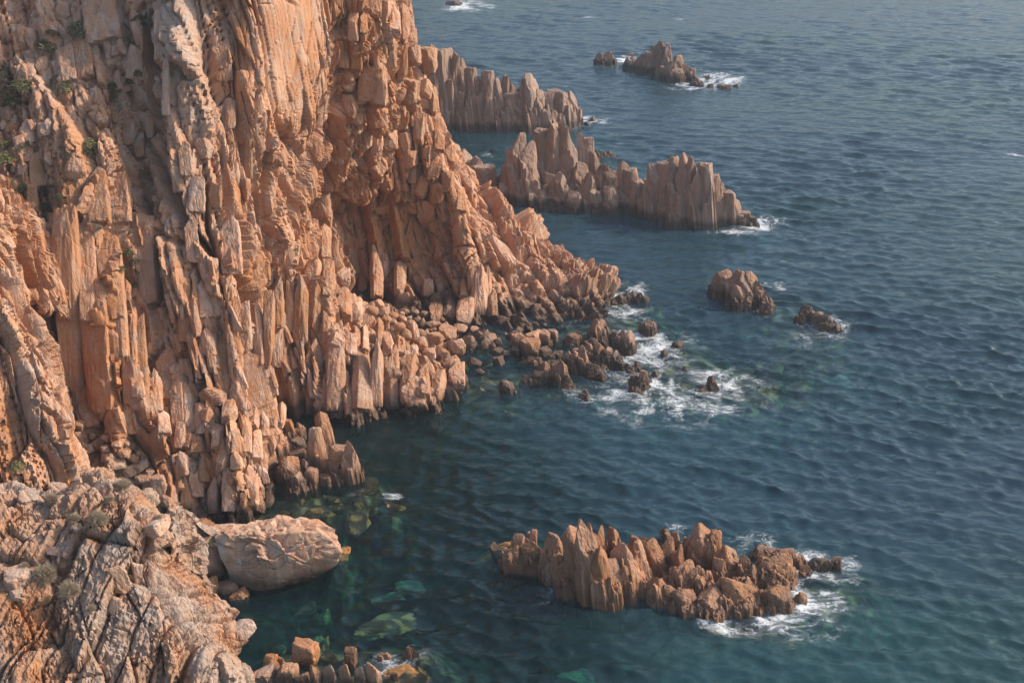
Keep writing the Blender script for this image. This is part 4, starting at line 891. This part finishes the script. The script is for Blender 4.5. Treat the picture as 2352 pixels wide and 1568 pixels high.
fmix = N('ShaderNodeMixShader'); L(fm, fmix.inputs[0]); L(wmix.outputs[0], fmix.inputs[1]); L(fo.outputs[0], fmix.inputs[2])
L(fmix.outputs[0], out.inputs['Surface'])
va = N('ShaderNodeVolumeAbsorption'); va.inputs['Color'].default_value = (.0, .74, .70, 1); va.inputs['Density'].default_value = .42; L(va.outputs[0], out.inputs['Volume'])
sea = link('sea', me, m); tag(sea, 'choppy teal and slate blue sea with lacy foam round the rocks', 'sea', kind='structure')
print('sea', time.time() - T0)

# submerged rocks
def plain(name, col, rough=.9, scale=3.0):
    m, nt, N, L = nodes_of(name); out = N('ShaderNodeOutputMaterial'); b = N('ShaderNodeBsdfPrincipled'); L(b.outputs[0], out.inputs[0]); g = N('ShaderNodeNewGeometry')
    t = N('ShaderNodeTexNoise'); t.inputs['Scale'].default_value = scale; t.inputs['Detail'].default_value = 4; L(g.outputs['Position'], t.inputs['Vector'])
    mx = N('ShaderNodeMix'); mx.data_type = 'RGBA'; mx.inputs[6].default_value = (*[c * .6 for c in col], 1); mx.inputs[7].default_value = (*[min(1, c * 1.3) for c in col], 1)
    L(t.outputs['Fac'], mx.inputs[0]); L(mx.outputs[2], b.inputs['Base Color']); b.inputs['Roughness'].default_value = rough
    return m
M_SUBO = plain('olive_sunken_rock', (.17, .15, .06), .9, 1.2)
M_SUBP, M_SUBB = plain('pale_sunken_rock', (.22, .21, .13)), plain('brown_sunken_rock', (.27, .125, .035))
SUNK = {'p': [], 'b': [], 'o': []}
for key, mm in (('p', M_SUBP), ('b', M_SUBB), ('o', M_SUBO)):
    for _ in range(4):
        me_ = poly_rock(RNG, 'sunk'); me_.materials.append(mm); SUNK[key].append(me_)
for (px_, py_, w, h, dz, key, lab) in [(882,1416,150,54,-.35,'o','large pale green sunken slab in the dark cove'),(1330,1492,100,40,-2.0,'p','faint green sunken rock below the long reddish islet, right one'),(1240,1530,100,46,-2.0,'p','faint green sunken rock below the long reddish islet, left one'),
    (890,1322,80,16,-1.6,'p','thin green sunken ledge right of the huge pale boulder'),(940,1285,70,26,-2.0,'p','dim green sunken rock out past the huge pale boulder'),(745,1450,16,44,-.9,'b','narrow olive sunken finger of rock in the cove'),(875,1475,44,20,-1.2,'p','small green sunken stone right of the olive finger'),(690,1445,30,30,-1.7,'p','dim green stone in the dark cove left of the olive finger'),
    (730,1165,80,24,-.28,'b','brown sunken boulder just off the slab cluster'),(820,1180,62,58,-.45,'b','olive brown sunken boulder right of the brown one'),(905,1152,50,24,-.1,'b','brown boulder just awash with a cap of foam'),(770,1130,60,24,-.3,'b','orange brown rock skirting the slab cluster'),(845,1100,50,40,-.35,'b','brown weedy ledge at the tip of the slab cluster'),
    (680,1190,90,18,-.15,'b','orange shelf behind the huge pale boulder'),(785,1265,34,44,-.1,'b','wet orange skirt at the end of the huge pale boulder'),(640,1180,40,18,-.2,'b','small brown sunken stone at the cliff foot'),
    (935,1535,120,50,-.05,'b','orange ledge washed by foam at the photo bottom'),(1000,1560,50,30,-.8,'p','pale green sunken stone right of the foaming ledge'),(800,1500,50,24,-.5,'b','dark mossy sunken rock behind the pale fins'),
    (1740,1440,70,22,-.3,'b','orange rock under foam in front of the islet, right one'),(1640,1435,60,18,-.4,'b','orange rock under foam in front of the islet, left one'),(1810,1455,70,20,-.6,'b','olive rock under foam off the islet corner'),(1165,1243,60,16,-.1,'b','amber shelf at the left tip of the long reddish islet'),(1905,1310,60,20,-.5,'p','green shelf off the right end of the long reddish islet'),
    (1180,935,50,14,-.4,'b','amber ledge along the edge of the deep bay'),(1120,880,60,22,-.3,'b','amber shelf at the toe of the cliff'),(1210,825,44,10,-.1,'b','thin orange slab awash in brown shallows'),(1175,805,36,10,-.1,'b','second thin orange slab awash near the egg-shaped stone'),
    (1760,880,60,12,-.5,'b','dark sunken ledge right of the brightest foam'),(1830,910,70,14,-.7,'b','greenish amber sunken ledge at the outer shoal'),(1850,860,80,20,-.9,'b','dim brown sunken rock of the outer shoal'),(1700,830,70,20,-.9,'b','dim sunken rock behind the brightest foam'),(1930,840,60,18,-1.2,'p','faint pale sunken rock at the far side of the shoal'),(1260,720,50,10,-.2,'b','amber ledge under the point')]:
    c = water(px_, py_, 0); m_ = np.linalg.norm(c - np.array([0, 0, CAM_Z])) / FPX; se = (CAM_Z) / np.linalg.norm(c - np.array([0, 0, CAM_Z]))
    dpt = h * m_ / se; tall = max(.8, .35 * min(w * m_, dpt))
    o = place('sunken_rock', None, (c[0], c[1], dz - tall * .42), (w * m_, dpt, tall), (0, 0, 1), RNG.uniform(-.3, .3), (0, 0, 0), None, SUNK[key][int(RNG.integers(4))])
    tag(o, lab, 'rock')
for (cx, cy, rx, ry, n_, dz0, dz1, lab, grp) in [(740,1150,130,45,16,-.7,-.15,'irregular amber rock lying just under the surface beside the slab cluster','sunken rocks beside the slab cluster'),(780,1440,160,90,16,-2.0,-.6,'dim olive rock on the floor of the dark cove','sunken rocks of the dark cove'),
    (1280,840,170,70,22,-.6,-.1,'amber rock awash in the brown shallows off the toe','sunken rocks of the brown shallows'),(1700,860,190,60,20,-1.2,-.4,'blurred brown rock under the ripples of the outer shoal','sunken rocks of the outer shoal'),(480,1240,60,60,10,-.3,-.05,'small wet orange stone in the channel behind the huge pale boulder','stones of the channel'),(700,1505,70,25,8,-.5,0,'wet orange stone among the pale fins at the photo bottom','wet stones at the photo bottom')]:
    for _ in range(n_):
        a_ = RNG.uniform(0, 6.28); rr = math.sqrt(RNG.random()); c = water(cx + rx * rr * math.cos(a_), cy + ry * rr * math.sin(a_)); m_ = np.linalg.norm(c - np.array([0, 0, CAM_Z])) / FPX
        w_ = RNG.uniform(14, 46) * m_ * (.6 if 'small' in lab else 1); dz = RNG.uniform(dz0, dz1); key = 'o' if 'olive' in lab else ('b' if RNG.random() < .75 else 'o')
        o = place('sunken_rock', None, (c[0], c[1], dz - .3 * w_), (w_, w_ * RNG.uniform(.7, 1.5), w_ * .7), (RNG.normal(0, .2), RNG.normal(0, .2), 1), RNG.uniform(-1.5, 1.5), (0, 0, 0), None, SUNK[key][int(RNG.integers(4))])
        tag(o, lab, 'rock', grp)

# ------------------------------------------------------------------ plants
def leaf_mat(name, c1, c2):
    m, nt, N, L = nodes_of(name); out = N('ShaderNodeOutputMaterial'); b = N('ShaderNodeBsdfPrincipled'); L(b.outputs[0], out.inputs[0])
    g = N('ShaderNodeNewGeometry'); mx = N('ShaderNodeMix'); mx.data_type = 'RGBA'; mx.inputs[6].default_value = (*c1, 1); mx.inputs[7].default_value = (*c2, 1)
    L(g.outputs['Random Per Island'], mx.inputs[0]); L(mx.outputs[2], b.inputs['Base Color']); b.inputs['Roughness'].default_value = .8
    return m
M_GREEN = leaf_mat('green_leaves', (.06, .062, .02), (.15, .13, .05)); M_OLIVE = leaf_mat('olive_leaves', (.13, .13, .035), (.27, .23, .08)); M_DRY = leaf_mat('dry_twigs', (.24, .18, .11), (.46, .36, .25)); M_STEM = leaf_mat('woody_stem', (.12, .08, .05), (.16, .11, .07)); M_DARKP = leaf_mat('dark_leaves', (.04, .04, .015), (.10, .085, .035))
def cushion(rng, n, twig=False):
    d = rng.normal(size=(n, 3)); d[:, 2] = np.abs(d[:, 2]); d /= np.linalg.norm(d, axis=1)[:, None]
    lump = 1 + .28 * fbm(d * 2.2 + rng.uniform(0, 50), 3, int(rng.integers(1, 999)))
    r = lump * rng.uniform(.55, 1.0, n) ** .5
    c = d * r[:, None] * np.array([.5, .5, .7])
    if twig:
        side = np.cross(d, rng.normal(size=(n, 3))); side /= np.linalg.norm(side, axis=1)[:, None]
        a, b, w = c * rng.uniform(.3, .95, n)[:, None], c + rng.normal(0, .07, c.shape), side * .006
        V = np.stack([a - w, a + w, b + w * .5, b - w * .5], 1)
    else:
        t = rng.normal(size=(n, 3)) + d * .5; t /= np.linalg.norm(t, axis=1)[:, None]; u = np.cross(t, rng.normal(size=(n, 3))); u /= np.linalg.norm(u, axis=1)[:, None]
        s = rng.uniform(.035, .075, n)[:, None]
        V = np.stack([c - t * s, c + u * s * .5, c + t * s, c - u * s * .5], 1)
    return V.reshape(-1, 3), np.arange(4 * n).reshape(-1, 4)
PL = {'green': [mesh_np('foliage', *cushion(RNG, 800)) for _ in range(3)], 'olive': [mesh_np('foliage', *cushion(RNG, 800)) for _ in range(2)], 'dark': [mesh_np('foliage', *cushion(RNG, 600)) for _ in range(2)], 'dry': [mesh_np('twigs', *cushion(RNG, 2600, True)) for _ in range(3)]}
for k, mm in (('green', M_GREEN), ('olive', M_OLIVE), ('dark', M_DARKP), ('dry', M_DRY)):
    for me_ in PL[k]: me_.materials.append(mm)
def stem_mesh():
    V, F = [], []
    for k in range(5):
        a = k * 1.257; d = np.array([math.cos(a) * .5, math.sin(a) * .5, 1.0]); u = np.array([-math.sin(a), math.cos(a), 0]); w = np.cross(d, u); i = len(V)
        for t, r in ((-.15, .03), (.45, .012)):
            for q in range(3): V.append(d * t + (u * math.cos(q * 2.094) + w * math.sin(q * 2.094)) * r)
        for q in range(3): F.append([i + q, i + (q + 1) % 3, i + 3 + (q + 1) % 3, i + 3 + q])
    return mesh_np('stems', np.array(V), np.array(F))
STEM = stem_mesh(); STEM.materials.append(M_STEM)
def plant(kind, x, y, w, zf, label, group=None, fY=face_Y, h=.6, sx_=1.0):
    px_, py_, k = zf(x, y); c = at(px_, py_, fY(px_, py_) - .15); m_ = np.linalg.norm(c - np.array([0, 0, CAM_Z])) / FPX * k * w
    root = empty('dry_bush' if kind == 'dry' else 'cushion_plant', tuple(c)); tag(root, label, 'bush' if kind == 'dry' else 'plant', group)
    me_ = PL[kind][int(RNG.integers(len(PL[kind])))]
    f = link('twigs' if kind == 'dry' else 'foliage', me_, None, root); f.scale = (m_ * sx_, m_, m_ * h * 1.6); f.location = (0, 0, -.25 * m_ * h); f.rotation_euler = (-.35, 0, RNG.uniform(0, 6.28))
    s_ = link('stems', STEM, None, root); s_.scale = (m_ * .6, m_ * .6, m_ * h * .7); s_.location = (0, 0, -.3 * m_ * h)
for (x, y, w, kd, lab) in [(330,330,150,'green','green cushion plant dotted with white flowers high on the cliff'),(560,215,150,'green','long green cushion under the tallest upper slab'),(640,255,110,'green','green cushion beside the long one under the tallest upper slab'),(370,235,80,'green','small green cushion above the white-dotted plant'),(860,290,90,'olive','yellowish plant beside the foot of the tallest upper slab'),
    (60,650,170,'dark','dark green thicket at the left edge of the upper slope'),(30,540,160,'dark','dark leafy patch above the thicket at the left edge'),(160,600,120,'green','green patch right of the thicket at the left edge'),(450,620,90,'green','green tuft in the stony slope right of the thicket'),(110,720,150,'green','green patch under the thicket at the left edge'),
    (640,1000,90,'olive','pale green shrub on the rim of the pale slabs'),(620,1065,80,'dark','dark plant under the pale green shrub on the rim'),(470,1090,70,'dark','dark tuft left of the pale green shrub'),(50,1100,100,'olive','bright olive shrub low at the left edge'),(160,1020,80,'green','green tuft above the bright olive shrub'),(30,1010,80,'olive','yellow green tuft at the left edge above the olive shrub'),(980,130,80,'green','green plant in the notch right of the tallest slab')]:
    plant(kd, x, y, w * 1.15, z1, lab, h=.32)
for (x, y, w, zf) in [(960,515,50,z1),(900,570,45,z1),(780,600,55,z1),(160,1310,60,z1),(300,1350,80,z1),(310,1440,55,z1),(410,1370,45,z1),(390,560,70,z1),(1000,175,45,z1),(930,150,35,z1),(780,690,50,z1),(890,290,70,z3),(940,350,65,z3),(930,515,55,z3),(850,395,45,z3),(225,320,45,z3),(215,360,45,z3),(250,45,35,z3),(275,95,28,z3)]:
    plant('green' if RNG.random() > .3 else 'dark', x, y, w * 1.15, zf, 'small green cushion plant rooted in a crack of the cliff', 'small plants in the cliff cracks', h=.5)
for (x, y, w, zf) in [(460,1262,34,z1),(575,1322,34,z1),(565,78,34,z3),(910,145,30,z3),(565,1006,36,z3),(360,1305,34,z1)]:
    plant('dark', x, y, w * 1.1, zf, 'round dark tuft stuck to a smooth orange slab', 'dark tufts on the orange slabs', h=.6)
for (x, y, w, lab) in [(280,870,170,'largest round dry bush on the crusty ridge'),(445,985,160,'dry bush just below the largest one on the crusty ridge'),(620,530,150,'dark dry bush in the middle of the crusty ridge'),(790,310,130,'grey dry bush near the crest of the crusty ridge'),(480,520,90,'small dry tuft left of the middle bush'),(330,395,110,'low dry tuft near the orange plate on the ridge'),(700,400,80,'small dry tuft below the grey bush at the crest'),(590,1090,70,'tiny dry tuft right of the lower bush'),(1010,520,70,'small grey dry tuft at the edge of the ridge'),(150,825,80,'dry wisp left of the largest bush')]:
    plant('dry', x, y, w * .8, ZC, lab, fY=ridge_Y, h=.62)
plant('olive', 110, 185, 80, ZC, 'bright green plant at the foot of the pale buttress', fY=lambda a, b: 62.5, h=.5)
plant('dry', 690, 110, 55, z3, 'grey wiry tuft on top of a pale slab', h=.5)
print('all built', time.time() - T0, len(bpy.data.objects))

# ------------------------------------------------------------------ sea haze in the air
hz = np.array([(x, y, z) for x in (-700, 700) for y in (-40, 900) for z in (-41.5, 62)], float)
hm = mesh_np('haze', hz, np.array([[0, 1, 3, 2], [4, 6, 7, 5], [0, 4, 5, 1], [2, 3, 7, 6], [0, 2, 6, 4], [1, 5, 7, 3]]))
m, nt, N, L = nodes_of('thin_sea_haze'); out = N('ShaderNodeOutputMaterial'); pv = N('ShaderNodeVolumePrincipled')
pv.inputs['Color'].default_value = (.85, .92, 1, 1); pv.inputs['Density'].default_value = .00032; pv.inputs['Anisotropy'].default_value = .2
L(pv.outputs[0], out.inputs['Volume'])
haze = link('haze', hm, m); tag(haze, 'thin pale sea haze in the air', 'haze', kind='stuff')
